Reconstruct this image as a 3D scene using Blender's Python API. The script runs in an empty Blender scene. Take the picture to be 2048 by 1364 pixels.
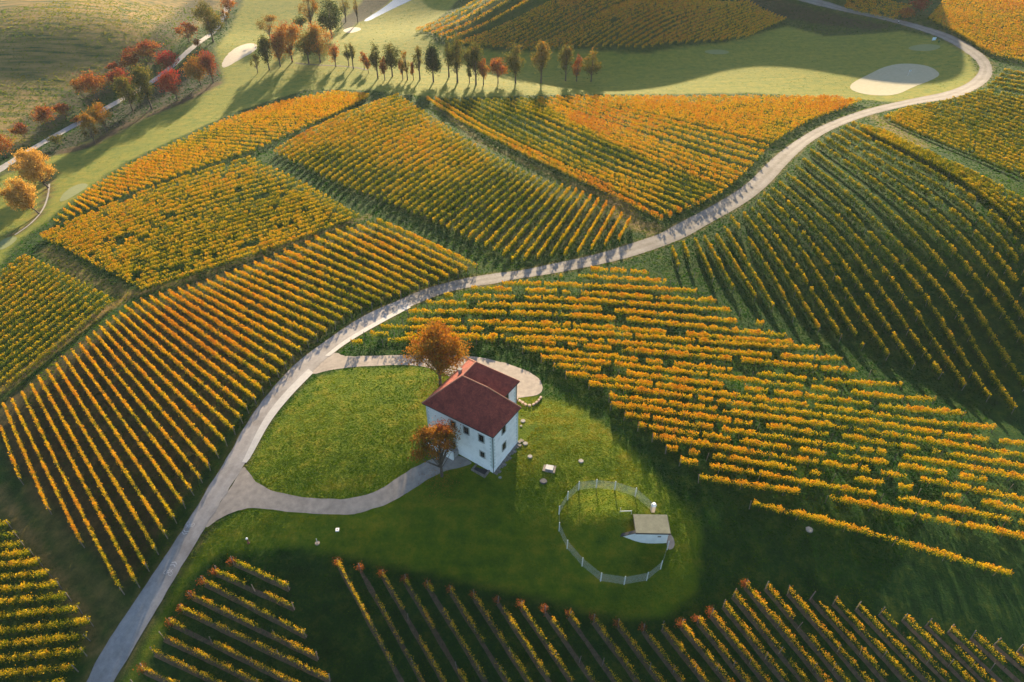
import bpy, bmesh, math, random
import numpy as np
from mathutils import Vector, Matrix
from mathutils.geometry import delaunay_2d_cdt

# ------------------------------------------------------------------ camera, world, sun, exposure
S = bpy.context.scene
C = S.collection
PITCH = math.radians(39.0)
HC = 85.0
F = 1365.0
cam_d = bpy.data.cameras.new('camera')
cam_d.lens = 24.0; cam_d.sensor_width = 36.0; cam_d.clip_start = 1.0; cam_d.clip_end = 6000.0
cam = bpy.data.objects.new('camera', cam_d); C.objects.link(cam)
cam.location = (0, 0, HC); cam.rotation_euler = (math.pi/2 - PITCH, 0, 0)
S.camera = cam

SUN_EL = math.radians(14.8)
SUN_AZ = math.radians(2.5)        # clockwise from +Y: straight ahead of the camera
W = bpy.data.worlds.new('World'); S.world = W; W.use_nodes = True
wn = W.node_tree.nodes; wl = W.node_tree.links
bg = wn['Background']
sky = wn.new('ShaderNodeTexSky'); sky.sky_type = 'NISHITA'; sky.sun_disc = False
sky.sun_elevation = SUN_EL; sky.sun_rotation = SUN_AZ
sky.air_density = 1.0; sky.dust_density = 1.2; sky.ozone_density = 2.0
wl.new(sky.outputs[0], bg.inputs[0]); bg.inputs[1].default_value = 0.085
sd = bpy.data.lights.new('sun', 'SUN'); sd.energy = 5.0; sd.angle = math.radians(0.55)
sd.color = (1.0, 0.76, 0.46)
so = bpy.data.objects.new('sun', sd); C.objects.link(so)
v = Vector((math.sin(SUN_AZ)*math.cos(SUN_EL), math.cos(SUN_AZ)*math.cos(SUN_EL), math.sin(SUN_EL)))
so.rotation_euler = v.to_track_quat('Z', 'Y').to_euler(); so.location = (0, 300, 200)
S.view_settings.view_transform = 'Standard'; S.view_settings.look = 'None'
S.view_settings.exposure = 2.1; S.view_settings.gamma = 1.0
S.cycles.max_bounces = 5; S.cycles.diffuse_bounces = 2; S.cycles.glossy_bounces = 1
S.cycles.transmission_bounces = 4; S.cycles.transparent_max_bounces = 6; S.cycles.volume_bounces = 0

rng = np.random.default_rng(7)
random.seed(7)

# ------------------------------------------------------------------ pixel -> place
cp, sp = math.cos(PITCH), math.sin(PITCH)
def rays(uv):
    uv = np.asarray(uv, float).reshape(-1, 2)
    a = uv[:, 0] - 1024; b = 682 - uv[:, 1]
    return np.stack([a, F*cp + b*sp, -F*sp + b*cp], 1)
def at_z(u, v, z):
    d = rays([(u, v)])[0]; t = (z - HC)/d[2]
    return np.array([d[0]*t, d[1]*t, z])

# heights of the land: (pixel u, pixel v, height)
CT = [
 (985,950,0),(1031,905,1.0),(900,800,0.6),(858,890,.2),(1000,800,1.2),(700,850,0),(600,800,-0.5),(1150,850,0.8),(1250,950,0),(1085,780,0.9),(880,720,1),
 (500,900,-1.5),(400,1050,-2.5),(300,1220,-4),(200,1364,-6),(626,720,-1),(760,630,-1.5),(900,570,-2),(1000,556,-2),(1200,518,-3),
 (1340,470,-4),(1430,425,-4),(1520,365,-3),(1600,285,-2),(1720,225,-2),(1900,190,-2.5),(1970,150,-2),(1900,85,-1),(1750,33,0),(1620,0,1),
 (700,1100,-3),(900,1150,-4),(1100,1150,-3.2),(1000,1300,-6.6),(800,1364,-8.6),(1300,1200,-3),(1225,1065,-1.2),(1300,1330,-5.8),
 (1500,1100,-1.8),(1600,1250,-3.6),(1800,1200,-3),(2048,1200,-2.8),(1900,1364,-6.5),(1500,1364,-6.6),(500,1100,-4),(450,1250,-7),(350,1364,-9),
 (1100,640,-1),(1300,700,-1.5),(1400,850,-.5),(1600,900,-2),(1800,1000,-2),(2000,950,-5),(1700,800,-5),
 (1300,540,-4),(1450,600,-6),(1600,690,-8),(1800,780,-10),(2048,870,-11),
 (1500,470,-3.5),(1650,500,-3),(1800,600,-4.5),(2048,700,-4.5),(1700,350,.8),(1900,450,3.4),(2048,500,4.5),(1800,260,.8),(2048,380,6.5),
 (1850,240,0),(2048,300,5),(2048,180,5),(2000,110,1),(2048,60,5),(1900,30,3),(2048,0,8),(1850,10,3),
 (1790,160,-4),(1600,120,-6),(1400,160,-7),(1200,170,-7),(1000,165,-8),(860,170,-8),(750,150,-9),(600,150,-10),(700,80,-10),(480,110,-11),
 (500,40,-11),(780,20,-10),(400,230,-12),(200,320,-13),(100,430,-12),(30,480,-12),(1400,110,-6),(1600,60,-3),
 (1000,220,-6),(1300,220,-5),(1550,220,-3.5),(1200,300,-2.5),(1400,330,-2.5),(1300,410,-3.5),(1100,340,-3),
 (780,200,-6.5),(700,260,-5),(600,310,-5.5),(850,300,-3.5),(900,400,-2),(1050,430,-2),(1200,440,-3),(1050,510,-2),
 (150,420,-10),(300,340,-9.5),(450,270,-9),(600,220,-8.5),(120,480,-9),(300,430,-6.5),(500,400,-5),(280,560,-6),(500,500,-4.5),(700,430,-4),
 (600,520,-3),(750,520,-2),(880,530,-2),(450,600,-3.5),(300,650,-4.5),(150,750,-5.5),(400,800,-2.5),(250,900,-4.5),(100,900,-6.5),
 (250,1100,-5),(100,1000,-7),(30,950,-8),(100,620,-7.5),(0,700,-9),(0,560,-10.5),(50,1100,-8),(50,1300,-9.5),(150,1250,-7.5),
 (150,0,3),(150,60,0),(150,200,-13),(50,300,-14),(300,60,-3),(300,130,-11.5),(420,70,-11),(0,150,-9),(0,60,0),(0,0,3),(0,250,-14),
 (840,60,-8.5),(1000,95,-7.5),(1200,105,-6),(1400,85,-5),(1570,40,-3),(1000,45,0),(1200,45,2.5),(1400,25,2),(1200,0,10),(1000,0,6),(1350,0,8),(940,0,-2)]
CW = [(60,428,33),(0,425,22),(108,428,27),(150,425,37),(-45,420,-2),(188,420,37),(220,408,10),(60,520,10),(-100,430,-8),(-250,450,2),(-350,380,0),(300,430,10),
 (350,300,7),(300,150,-3),(-250,100,-12),(-300,250,-14),(0,0,-14),(100,10,-13),(-70,10,-13),(170,60,-6),(200,520,5),(-60,560,0),(260,230,3),(230,120,-4)]
cx, cy, cz = [], [], []
for u, vv, z in CT:
    p = at_z(u, vv, z); cx.append(p[0]); cy.append(p[1]); cz.append(z)
for x, y, z in CW: cx.append(x); cy.append(y); cz.append(z)
cx, cy, cz = map(np.array, (cx, cy, cz))
ZM = -5.0
def kern(dx, dy):
    r = np.sqrt(dx*dx + dy*dy)/38.0
    return (1 + 1.732*r + r*r)*np.exp(-1.732*r)
K = kern(cx[:, None]-cx[None], cy[:, None]-cy[None])
WT = np.linalg.solve(K + 0.06*np.eye(len(cx)), cz - ZM)
MOUND = at_z(1216, 1060, -1.0); CARVE = at_z(1280, 1100, -1.0)
def sstep(a, b, x):
    t = np.clip((x-a)/(b-a), 0, 1); return t*t*(3-2*t)
def hgt(x, y):
    x = np.atleast_1d(np.asarray(x, float)); y = np.atleast_1d(np.asarray(y, float))
    out = np.empty(x.shape).ravel(); xf = x.ravel(); yf = y.ravel()
    for i in range(0, xf.size, 20000):
        s = slice(i, i+20000)
        out[s] = ZM + kern(xf[s, None]-cx[None], yf[s, None]-cy[None]) @ WT
    r = np.hypot(xf-MOUND[0], yf-MOUND[1])
    out += 2.2*(1-sstep(1.0, 8.8, r)) - 1.7*np.exp(-((xf-CARVE[0])**2+(yf-CARVE[1])**2)/9.0)
    return out.reshape(x.shape)
def h1(x, y): return float(hgt(x, y)[0])
def at(uv, dz=0.0):
    """world points where the rays through the pixels meet the land (plus dz)"""
    D = rays(uv); D = D/np.linalg.norm(D, axis=1)[:, None]
    n = len(D); t = np.full(n, 35.0); done = np.zeros(n, bool); lo = t.copy(); hi = np.full(n, 900.0)
    for k in range(170):
        tt = 35.0*1.0195**k
        p = D*tt; below = (HC + p[:, 2]) < hgt(p[:, 0], p[:, 1]) + dz
        new = below & ~done; hi[new] = tt; lo[new] = tt/1.0195; done |= below
        if done.all(): break
    for _ in range(18):
        m = (lo+hi)/2; p = D*m[:, None]
        b = (HC + p[:, 2]) < hgt(p[:, 0], p[:, 1]) + dz
        hi = np.where(b, m, hi); lo = np.where(b, lo, m)
    p = D*hi[:, None]; p[:, 2] += HC
    return p
def at1(u, v, dz=0.0): return at([(u, v)], dz)[0]
def ppm(P):
    dep = P[1]*cp - (P[2]-HC)*sp
    return F/dep
def tilt(P):
    return math.atan2(HC-P[2], math.hypot(P[0], P[1]))

# ------------------------------------------------------------------ noise
def _hash(ix, iy, seed):
    n = (ix.astype(np.int64)*374761393 + iy.astype(np.int64)*668265263 + seed*974711) & 0x7fffffff
    n = ((n ^ (n >> 13))*1274126177) & 0x7fffffff
    return ((n ^ (n >> 16)) & 0xffff)/65535.0
def vnoise(x, y, seed=0):
    x = np.asarray(x, float); y = np.asarray(y, float)
    ix = np.floor(x); iy = np.floor(y); fx = x-ix; fy = y-iy
    fx = fx*fx*(3-2*fx); fy = fy*fy*(3-2*fy)
    a = _hash(ix, iy, seed); b = _hash(ix+1, iy, seed); c = _hash(ix, iy+1, seed); d = _hash(ix+1, iy+1, seed)
    return (a*(1-fx)+b*fx)*(1-fy) + (c*(1-fx)+d*fx)*fy
def fbm(x, y, seed=0, o=3):
    r = 0; a = .5; t = 0
    for k in range(o):
        r = r + a*vnoise(x*2**k, y*2**k, seed+k); t += a; a *= .5
    return r/t

# ------------------------------------------------------------------ materials
def mat(name):
    m = bpy.data.materials.new(name); m.use_nodes = True
    n = m.node_tree.nodes; l = m.node_tree.links
    b = n['Principled BSDF']; b.inputs['Roughness'].default_value = .85
    b.inputs['Specular IOR Level'].default_value = .25
    return m, n, l, b
def N(n, t, **kw):
    x = n.new(t)
    for k, vv in kw.items(): setattr(x, k, vv)
    return x
def ramp(n, stops, interp='LINEAR'):
    r = n.new('ShaderNodeValToRGB'); r.color_ramp.interpolation = interp
    e = r.color_ramp.elements
    e[0].position, e[0].color = stops[0][0], (*stops[0][1], 1)
    e[1].position, e[1].color = stops[-1][0], (*stops[-1][1], 1)
    for p, c in stops[1:-1]:
        q = e.new(p); q.color = (*c, 1)
    return r
def mixc(n, l, fac, a, b, mode='MIX'):
    m = n.new('ShaderNodeMix'); m.data_type = 'RGBA'; m.blend_type = mode
    for s, val in ((0, fac), (6, a), (7, b)):
        if isinstance(val, bpy.types.NodeSocket): l.new(val, m.inputs[s])
        elif s == 0: m.inputs[0].default_value = val
        else: m.inputs[s].default_value = (*val, 1)
    return m.outputs[2]
def pos_noise(n, l, scale, detail=4, rough=.55, mapscale=(1, 1, 1), rot=0.0):
    g = n.new('ShaderNodeNewGeometry')
    mp = n.new('ShaderNodeMapping'); mp.inputs['Scale'].default_value = mapscale; mp.inputs['Rotation'].default_value = (0, 0, rot)
    l.new(g.outputs['Position'], mp.inputs[0])
    t = n.new('ShaderNodeTexNoise'); t.inputs['Scale'].default_value = scale
    t.inputs['Detail'].default_value = detail; t.inputs['Roughness'].default_value = rough
    l.new(mp.outputs[0], t.inputs['Vector'])
    return t.outputs[0]
def bump(n, l, b, hsock, strength, dist):
    bp = n.new('ShaderNodeBump'); bp.inputs['Strength'].default_value = strength; bp.inputs['Distance'].default_value = dist
    l.new(hsock, bp.inputs['Height']); l.new(bp.outputs[0], b.inputs['Normal']); return bp

def simple(name, col, col2=None, scale=2.0, rough=.85, bmp=0.0, metal=0.0):
    m, n, l, b = mat(name)
    b.inputs['Roughness'].default_value = rough; b.inputs['Metallic'].default_value = metal
    if col2 is None: col2 = tuple(c*.75 for c in col)
    t = pos_noise(n, l, scale, 5, .6)
    r = ramp(n, [(.3, col2), (.7, col)]); l.new(t, r.inputs[0]); l.new(r.outputs[0], b.inputs['Base Color'])
    if bmp: bump(n, l, b, t, .5, bmp)
    return m

def leaf_mat(name, stops, trans=.5):
    m = bpy.data.materials.new(name); m.use_nodes = True
    n = m.node_tree.nodes; l = m.node_tree.links; n.clear()
    o = n.new('ShaderNodeOutputMaterial')
    a = n.new('ShaderNodeAttribute'); a.attribute_name = 'tint'
    r = ramp(n, stops); l.new(a.outputs['Fac'], r.inputs[0])
    d = n.new('ShaderNodeBsdfDiffuse'); t = n.new('ShaderNodeBsdfTranslucent')
    l.new(r.outputs[0], d.inputs[0])
    hs = n.new('ShaderNodeHueSaturation'); hs.inputs['Saturation'].default_value = 1.1; hs.inputs['Value'].default_value = 1.15
    l.new(r.outputs[0], hs.inputs['Color']); l.new(hs.outputs[0], t.inputs[0])
    mx = n.new('ShaderNodeMixShader'); mx.inputs[0].default_value = trans
    l.new(d.outputs[0], mx.inputs[1]); l.new(t.outputs[0], mx.inputs[2]); l.new(mx.outputs[0], o.inputs[0])
    return m
M_VINE = leaf_mat('vine_leaf', [(0, (.014, .042, .008)), (.2, (.055, .095, .010)), (.4, (.21, .20, .012)), (.58, (.53, .36, .022)), (.76, (.58, .27, .026)), (.9, (.34, .12, .02)), (1, (.16, .03, .015))], .34)
M_TREE = leaf_mat('tree_leaf', [(0, (.010, .028, .012)), (.2, (.03, .05, .015)), (.4, (.12, .105, .025)), (.55, (.24, .125, .028)), (.62, (.34, .13, .03)), (.69, (.15, .055, .028)), (.85, (.19, .045, .03)), (1, (.27, .03, .03))], .42)
M_TAN = leaf_mat('golden_leaf', [(0, (.26, .13, .03)), (.5, (.44, .26, .07)), (1, (.55, .36, .13))], .42)
M_WOOD = simple('vine_wood', (.075, .05, .03), (.035, .024, .014), 8)
M_BARK = simple('bark', (.11, .085, .065), (.05, .038, .03), 4, bmp=.03)
M_POST = simple('post_wood', (.20, .175, .155), (.11, .095, .08), 9)
M_WHITE = simple('white_render', (.66, .67, .66), (.56, .57, .57), 1.2, .8)
M_STONE = simple('grey_stone', (.36, .37, .35), (.25, .26, .25), 5, .8)
M_DARK = simple('dark_metal', (.03, .03, .035), (.02, .02, .02), 3, .4)
M_GLASS, n_, l_, b_ = mat('window_glass'); b_.inputs['Base Color'].default_value = (.012, .014, .018, 1); b_.inputs['Roughness'].default_value = .08
b_.inputs['Specular IOR Level'].default_value = .5
M_CONC = simple('concrete', (.30, .28, .25), (.20, .19, .175), 2.5)
M_PLINTH = simple('plinth_stone', (.22, .19, .16), (.10, .09, .08), 2.2, bmp=.05)
M_GALV = simple('galvanised_steel', (.55, .56, .56), (.42, .43, .44), 4, .5, metal=.3)

# roof tiles: rows of small flat tiles in patchy reds
M_TILE, n, l, b = mat('roof_tile')
g = N(n, 'ShaderNodeTexCoord'); mp = N(n, 'ShaderNodeMapping'); l.new(g.outputs['UV'], mp.inputs[0])
br = N(n, 'ShaderNodeTexBrick'); br.inputs['Scale'].default_value = 1.0; br.inputs['Brick Width'].default_value = .22; br.inputs['Row Height'].default_value = .20
br.inputs['Mortar Size'].default_value = .012; br.offset = .5
br.inputs['Color1'].default_value = (.30, .058, .036, 1); br.inputs['Color2'].default_value = (.19, .036, .026, 1); br.inputs['Mortar'].default_value = (.045, .013, .012, 1)
l.new(mp.outputs[0], br.inputs['Vector'])
t = pos_noise(n, l, .7, 5, .65)
r = ramp(n, [(.32, (.55, .5, .5)), (.55, (1, 1, 1)), (.75, (1.2, 1.1, 1.0))]); l.new(t, r.inputs[0])
l.new(mixc(n, l, 1.0, br.outputs['Color'], r.outputs[0], 'MULTIPLY'), b.inputs['Base Color'])
bump(n, l, b, br.outputs['Fac'], .6, -.03)
b.inputs['Roughness'].default_value = .75
M_RIDGE = simple('ridge_tile', (.36, .17, .11), (.24, .09, .06), 6)

# ------------------------------------------------------------------ object helpers
def mesh_obj(name, verts, faces, m=None, parent=None, smooth=False, mats=None, link=True):
    me = bpy.data.meshes.new(name); me.from_pydata([tuple(map(float, p)) for p in verts], [], [tuple(map(int, f)) for f in faces]); me.update()
    for q in (mats or ([m] if m else [])): me.materials.append(q)
    if smooth: me.shade_smooth()
    o = bpy.data.objects.new(name, me)
    if link: C.objects.link(o)
    if parent is not None: o.parent = parent
    return o
def bm_obj(name, bm, m, parent=None, smooth=False):
    me = bpy.data.meshes.new(name); bm.to_mesh(me); bm.free()
    for q in (m if isinstance(m, list) else [m]): me.materials.append(q)
    if smooth: me.shade_smooth()
    o = bpy.data.objects.new(name, me); C.objects.link(o)
    if parent is not None: o.parent = parent
    return o
def empty(name, loc, rz=0.0):
    o = bpy.data.objects.new(name, None); C.objects.link(o); o.location = tuple(map(float, loc)); o.rotation_euler = (0, 0, rz)
    o.empty_display_size = .5
    return o
def tag(o, label=None, cat=None, group=None, kind=None):
    if label: o['label'] = label
    if cat: o['category'] = cat
    if group: o['group'] = group
    if kind: o['kind'] = kind
    return o
def box(bm, x0, x1, y0, y1, z0, z1, mi=0):
    vs = [bm.verts.new(p) for p in ((x0,y0,z0),(x1,y0,z0),(x1,y1,z0),(x0,y1,z0),(x0,y0,z1),(x1,y0,z1),(x1,y1,z1),(x0,y1,z1))]
    for f in ((0,3,2,1),(4,5,6,7),(0,1,5,4),(1,2,6,5),(2,3,7,6),(3,0,4,7)):
        fc = bm.faces.new([vs[i] for i in f]); fc.material_index = mi
def tube(bm, pts, rad, seg=6, mi=0):
    pts = [Vector(p) for p in pts]; rings = []
    for i, p in enumerate(pts):
        d = (pts[min(i+1, len(pts)-1)] - pts[max(i-1, 0)]).normalized()
        a = d.cross(Vector((0, 0, 1))) if abs(d.z) < .95 else d.cross(Vector((1, 0, 0)))
        a.normalize(); b = d.cross(a)
        rings.append([bm.verts.new(p + (a*math.cos(2*math.pi*k/seg) + b*math.sin(2*math.pi*k/seg))*rad[i]) for k in range(seg)])
    for i in range(len(rings)-1):
        for k in range(seg):
            f = bm.faces.new((rings[i][k], rings[i][(k+1) % seg], rings[i+1][(k+1) % seg], rings[i+1][k])); f.material_index = mi
    for rg in (rings[0][::-1], rings[-1]):
        try: f = bm.faces.new(rg); f.material_index = mi
        except ValueError: pass

def quads_mesh(name, V, nq, mats, tint=None, mi=None, smooth=False):
    """V: (4*nq,3) array of quad corners -> mesh"""
    me = bpy.data.meshes.new(name)
    me.vertices.add(4*nq); me.vertices.foreach_set('co', V.astype(np.float32).ravel())
    me.loops.add(4*nq); me.loops.foreach_set('vertex_index', np.arange(4*nq, dtype=np.int32))
    me.polygons.add(nq); me.polygons.foreach_set('loop_start', np.arange(0, 4*nq, 4, dtype=np.int32))
    me.polygons.foreach_set('loop_total', np.full(nq, 4, dtype=np.int32))
    for m in mats: me.materials.append(m)
    if mi is not None: me.polygons.foreach_set('material_index', mi.astype(np.int32))
    if tint is not None:
        a = me.attributes.new('tint', 'FLOAT', 'FACE'); a.data.foreach_set('value', tint.astype(np.float32))
    me.update(calc_edges=True)
    return me
def leaf_quads(P, size, up=0.0, aspect=.75):
    """random little quads at points P with half size 'size'"""
    n = len(P)
    a = rng.normal(size=(n, 3)); a[:, 2] += up*np.sign(a[:, 2]); a /= np.linalg.norm(a, axis=1)[:, None]
    b = rng.normal(size=(n, 3)); b -= a*np.sum(a*b, 1)[:, None]; b /= np.linalg.norm(b, axis=1)[:, None]
    s = np.asarray(size).reshape(-1, 1)*np.ones((n, 1))
    a = a*s; b = b*s*aspect
    V = np.empty((n, 4, 3)); V[:, 0] = P-a; V[:, 1] = P+b-.15*a; V[:, 2] = P+a; V[:, 3] = P-b-.15*a
    return V.reshape(-1, 3)

# ------------------------------------------------------------------ vineyard blocks: key rows (row index, ridge line in pixels)
BL = {
 'centre': dict(n=46, k=[(0,[(1238,473),(1261,434)]),(3,[(1155,502),(1213,403)]),(6,[(1075,510),(1167,381)]),(8,[(1024,516),(1140,372)]),
     (12,[(952,479),(1083,355)]),(17,[(880,444),(1028,331)]),(26,[(766,398),(858,334),(943,284)]),(35,[(652,352),(762,280),(873,237)]),(45,[(548,300),(674,233),(797,188)])],
     tint=.51, pa=.75, where='in the block between the road and the line of slim trees', nm=('orange end of the block beside the road', 'golden'), d=46, gap=.02, cat='a'),
 'right_middle': dict(n=38, k=[(0,[(853,193),(945,250),(1045,300),(1129,340),(1200,370),(1326,433)]),(4,[(923,197),(1060,270),(1200,335),(1400,404)]),
     (8,[(987,195),(1090,229),(1211,285),(1445,380)]),(13,[(1075,192),(1250,255),(1495,338)]),(18,[(1170,190),(1350,232),(1548,280)]),(26,[(1330,190),(1617,238)]),(37,[(1640,190),(1725,198)])],
     tint=.57, pa=.6, d=40, gap=.02),
 'ridge_strip': dict(n=53, k=[(0,[(105,435),(118,438)]),(4,[(146,396),(176,413)]),(8,[(175,375),(240,388)]),(16,[(251,327),(366,341)]),(26,[(353,279),(510,294)]),
     (36,[(456,232),(655,229)]),(45,[(560,200),(715,200)]),(52,[(660,179),(738,186)])], tint=.56, d=40, gap=.02, stuff=True),
 'left_upper': dict(n=24, k=[(0,[(75,468),(290,378),(500,310)]),(10,[(165,512),(400,425),(615,365)]),(23,[(278,572),(460,514),(718,424)])], tint=.50, d=44, gap=.10),
 'left_long': dict(n=44, k=[(0,[(0,851),(38,955)]),(1,[(6,806),(94,1014)]),(2,[(22,795),(160,1081)]),(3,[(43,782),(126,951),(240,1175)]),(4,[(61,766),(271,1161)]),(5,[(76,751),(290,1128)]),
     (9,[(143,698),(364,1002)]),(12,[(187,662),(415,926)]),(16,[(237,621),(481,832)]),(17,[(249,610),(493,812)]),(20,[(299,590),(538,757)]),(25,[(394,565),(615,681)]),
     (30,[(486,530),(702,622)]),(34,[(568,498),(781,590)]),(38,[(650,463),(857,564)]),(43,[(752,436),(954,528)])], tint=.56, pa=.85, d=62, gap=.01, posts=1, shape='thin'),
 'far_left': dict(n=18, k=[(0,[(227,592),(100,692),(-30,800)]),(17,[(50,505),(-30,562)])], tint=.44, d=44, gap=.02),
 'bottom_left': dict(n=14, k=[(0,[(-40,1050),(14,1043)]),(2,[(-40,1090),(42,1083)]),(4,[(-40,1130),(76,1118)]),(7,[(-40,1203),(133,1188)]),(9,[(-40,1262),(177,1238)]),(11,[(-40,1318),(164,1298)]),(13,[(-40,1380),(128,1362)])],
     tint=.40, d=100, gap=.05, posts=1),
 'house_slope': dict(n=25, k=[(0,[(1180,535),(1300,542)]),(1,[(1117,548),(1342,561)]),(2,[(1004,563),(1200,569),(1394,578)]),(3,[(941,573),(1200,585),(1433,598)]),(4,[(888,588),(1200,599),(1482,618)]),
     (5,[(852,602),(1200,615),(1528,643)]),(6,[(815,619),(1200,631),(1573,667)]),(7,[(804,637),(1200,651),(1588,682)]),(8,[(760,650),(1200,664),(1637,692)]),(9,[(727,664),(1200,679),(1686,714)]),
     (10,[(701,681),(944,672),(1070,680),(1250,697),(1744,740)]),(11,[(1045,692),(1250,713),(1807,764)]),(12,[(1082,710),(1280,730),(1873,794)]),(14,[(1132,743),(1400,778),(1992,851)]),(15,[(1178,763),(1450,800),(2080,885)]),
     (16,[(1219,788),(1500,825),(2100,912)]),(17,[(1222,804),(1500,843),(2100,936)]),(18,[(1249,825),(1550,870),(2100,960)]),(20,[(1306,868),(1600,915),(2100,1006)]),(22,[(1361,916),(1600,958),(1858,1004),(2100,1054)]),
     (23,[(1400,950),(1600,980),(1734,1004),(1881,1037),(2100,1080)]),(24,[(1503,1002),(1676,1043),(1715,1054),(1985,1134),(2100,1160)])], tint=.54, pa=.22, d=84, gap=.17, posts=1),
 'right_slope': dict(n=27, k=[(0,[(1344,490),(1358,530)]),(1,[(1366,481),(1390,545)]),(2,[(1390,475),(1427,554)]),(3,[(1409,471),(1468,574)]),(4,[(1433,468),(1512,590)]),(5,[(1448,449),(1547,610)]),
     (6,[(1461,431),(1540,540),(1589,631)]),(7,[(1487,425),(1573,545),(1639,654)]),(9,[(1513,397),(1606,503),(1728,688)]),(12,[(1558,362),(1740,546),(1884,745)]),
     (15,[(1606,315),(1760,450),(1910,610),(2032,814)]),(17,[(1636,282),(1802,401),(1935,530),(2080,720)]),(22,[(1705,243),(1860,320),(2080,500)]),(26,[(1765,258),(1900,322),(2080,420)])],
     tint=.37, d=62, pa=.30, gap=.10, posts=1),
 'right_edge': dict(n=26, k=[(0,[(1770,228),(1900,284),(2080,360)]),(8,[(1815,210),(2080,300)]),(14,[(1893,196),(2080,250)]),(20,[(1968,175),(2080,205)]),(25,[(2010,135),(2080,150)])], tint=.48, d=44, gap=.10),
 'far_right': dict(n=24, k=[(0,[(1945,78),(2003,107),(2080,120)]),(6,[(1858,33),(2080,95)]),(14,[(1880,8),(2080,52)]),(23,[(1900,-28),(2080,0)])], tint=.60, d=34, gap=.05, stuff=True),
 'road_top': dict(n=6, k=[(0,[(1690,8),(1790,34)]),(5,[(1700,-20),(1825,10)])], tint=.66, d=30, gap=.1, stuff=True),
 'hill': dict(n=42, k=[(0,[(1490,72),(1572,34)]),(12,[(1284,92),(1500,0)]),(26,[(1061,96),(1300,-8)]),(36,[(910,83),(1130,-12)]),(41,[(831,57),(960,-8)])], tint=.62, d=30, gap=.05, stuff=True),
 'lower_left': dict(pa=.3, n=10, k=[(0,[(461,1113),(574,1165)]),(1,[(427,1134),(584,1205)]),(2,[(403,1154),(608,1260)]),(3,[(379,1182),(632,1305)]),(4,[(359,1209),(656,1349)]),(5,[(338,1236),(670,1400)]),
     (6,[(320,1264),(640,1420)]),(7,[(301,1294),(560,1420)]),(8,[(280,1329),(470,1420)]),(9,[(261,1359),(390,1425)])], tint=.50, d=70, gap=.16, posts=1, thin=1),
 'lower_right': dict(n=33, k=[(0,[(674,1117),(838,1420)]),(8,[(1043,1202),(1190,1420)]),(13,[(1289,1248),(1418,1420)]),(15,[(1366,1240),(1515,1420)]),(16,[(1399,1230),(1550,1420)]),(17,[(1426,1217),(1590,1420)]),
     (18,[(1451,1199),(1630,1420)]),(19,[(1471,1178),(1668,1420)]),(20,[(1495,1160),(1710,1420)]),(21,[(1536,1162),(1750,1420)]),(25,[(1720,1203),(1930,1420)]),(28,[(1861,1236),(2050,1420)]),(32,[(2046,1289),(2180,1400)])],
     tint=.49, pa=.3, d=72, gap=.20, posts=1, thin=1),
}
def resample(P, n):
    P = np.asarray(P, float)
    if len(P) == 3:   # smooth quadratic through three points
        d1 = np.linalg.norm(P[1]-P[0]); d2 = np.linalg.norm(P[2]-P[1]); tm = d1/(d1+d2)
        t = np.linspace(0, 1, 25)[:, None]
        L0 = (t-tm)*(t-1)/(tm); L1 = t*(t-1)/(tm*(tm-1)); L2 = t*(t-tm)/(1-tm)
        P = L0*P[0] + L1*P[1] + L2*P[2]
    s = np.concatenate([[0], np.cumsum(np.linalg.norm(np.diff(P, axis=0), axis=1))])
    q = np.linspace(0, s[-1], n)
    return np.stack([np.interp(q, s, P[:, k]) for k in range(P.shape[1])], 1)
NR = 13
TOP = 1.95
rows = {}
for nm, B in BL.items():
    ks = B['k']; idx = [k for k, _ in ks]
    A = np.stack([resample(at(p, TOP)[:, :2], NR) for _, p in ks])
    i = np.arange(B['n'])
    R = np.empty((B['n'], NR, 2))
    for j in range(NR):
        for c in range(2): R[:, j, c] = np.interp(i, idx, A[:, j, c])
    rows[nm] = R
    sp_ = np.linalg.norm(R[1:, NR//2]-R[:-1, NR//2], axis=1); ln = np.linalg.norm(np.diff(R, axis=1), axis=2).sum()
    print('BLOCK', nm, B['n'], 'spacing %.1f..%.1f' % (sp_.min(), sp_.max()), 'length %.0f' % ln)

# ------------------------------------------------------------------ masks for the ground
def in_poly(X, Y, P):
    ins = np.zeros(X.shape, bool); n = len(P)
    for i in range(n):
        x1, y1 = P[i][:2]; x2, y2 = P[(i+1) % n][:2]
        c = ((y1 > Y) != (y2 > Y)); 
        with np.errstate(divide='ignore', invalid='ignore'):
            ins ^= c & (X < (x2-x1)*(Y-y1)/(y2-y1+1e-12)+x1)
    return ins
def seg_dist(X, Y, P, closed=False):
    d = np.full(X.shape, 1e9); n = len(P)
    for i in range(n if closed else n-1):
        x1, y1 = P[i][:2]; x2, y2 = P[(i+1) % n][:2]
        dx, dy = x2-x1, y2-y1; L = dx*dx+dy*dy+1e-9
        t = np.clip(((X-x1)*dx+(Y-y1)*dy)/L, 0, 1)
        d = np.minimum(d, np.hypot(X-x1-t*dx, Y-y1-t*dy))
    return d
def poly_mask(X, Y, px, soft):
    P = at(px); d = seg_dist(X, Y, P, True); s = np.where(in_poly(X, Y, P), d, -d)
    s = s + (fbm(X*.25, Y*.25, 3)-.5)*soft*1.5
    return sstep(-soft, soft, s)
def line_mask(X, Y, px, wid, soft):
    P = at(px); d = seg_dist(X, Y, P) + (fbm(X*.4, Y*.4, 9)-.5)*soft*1.5
    return 1 - sstep(wid-soft, wid+soft, d)

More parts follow.
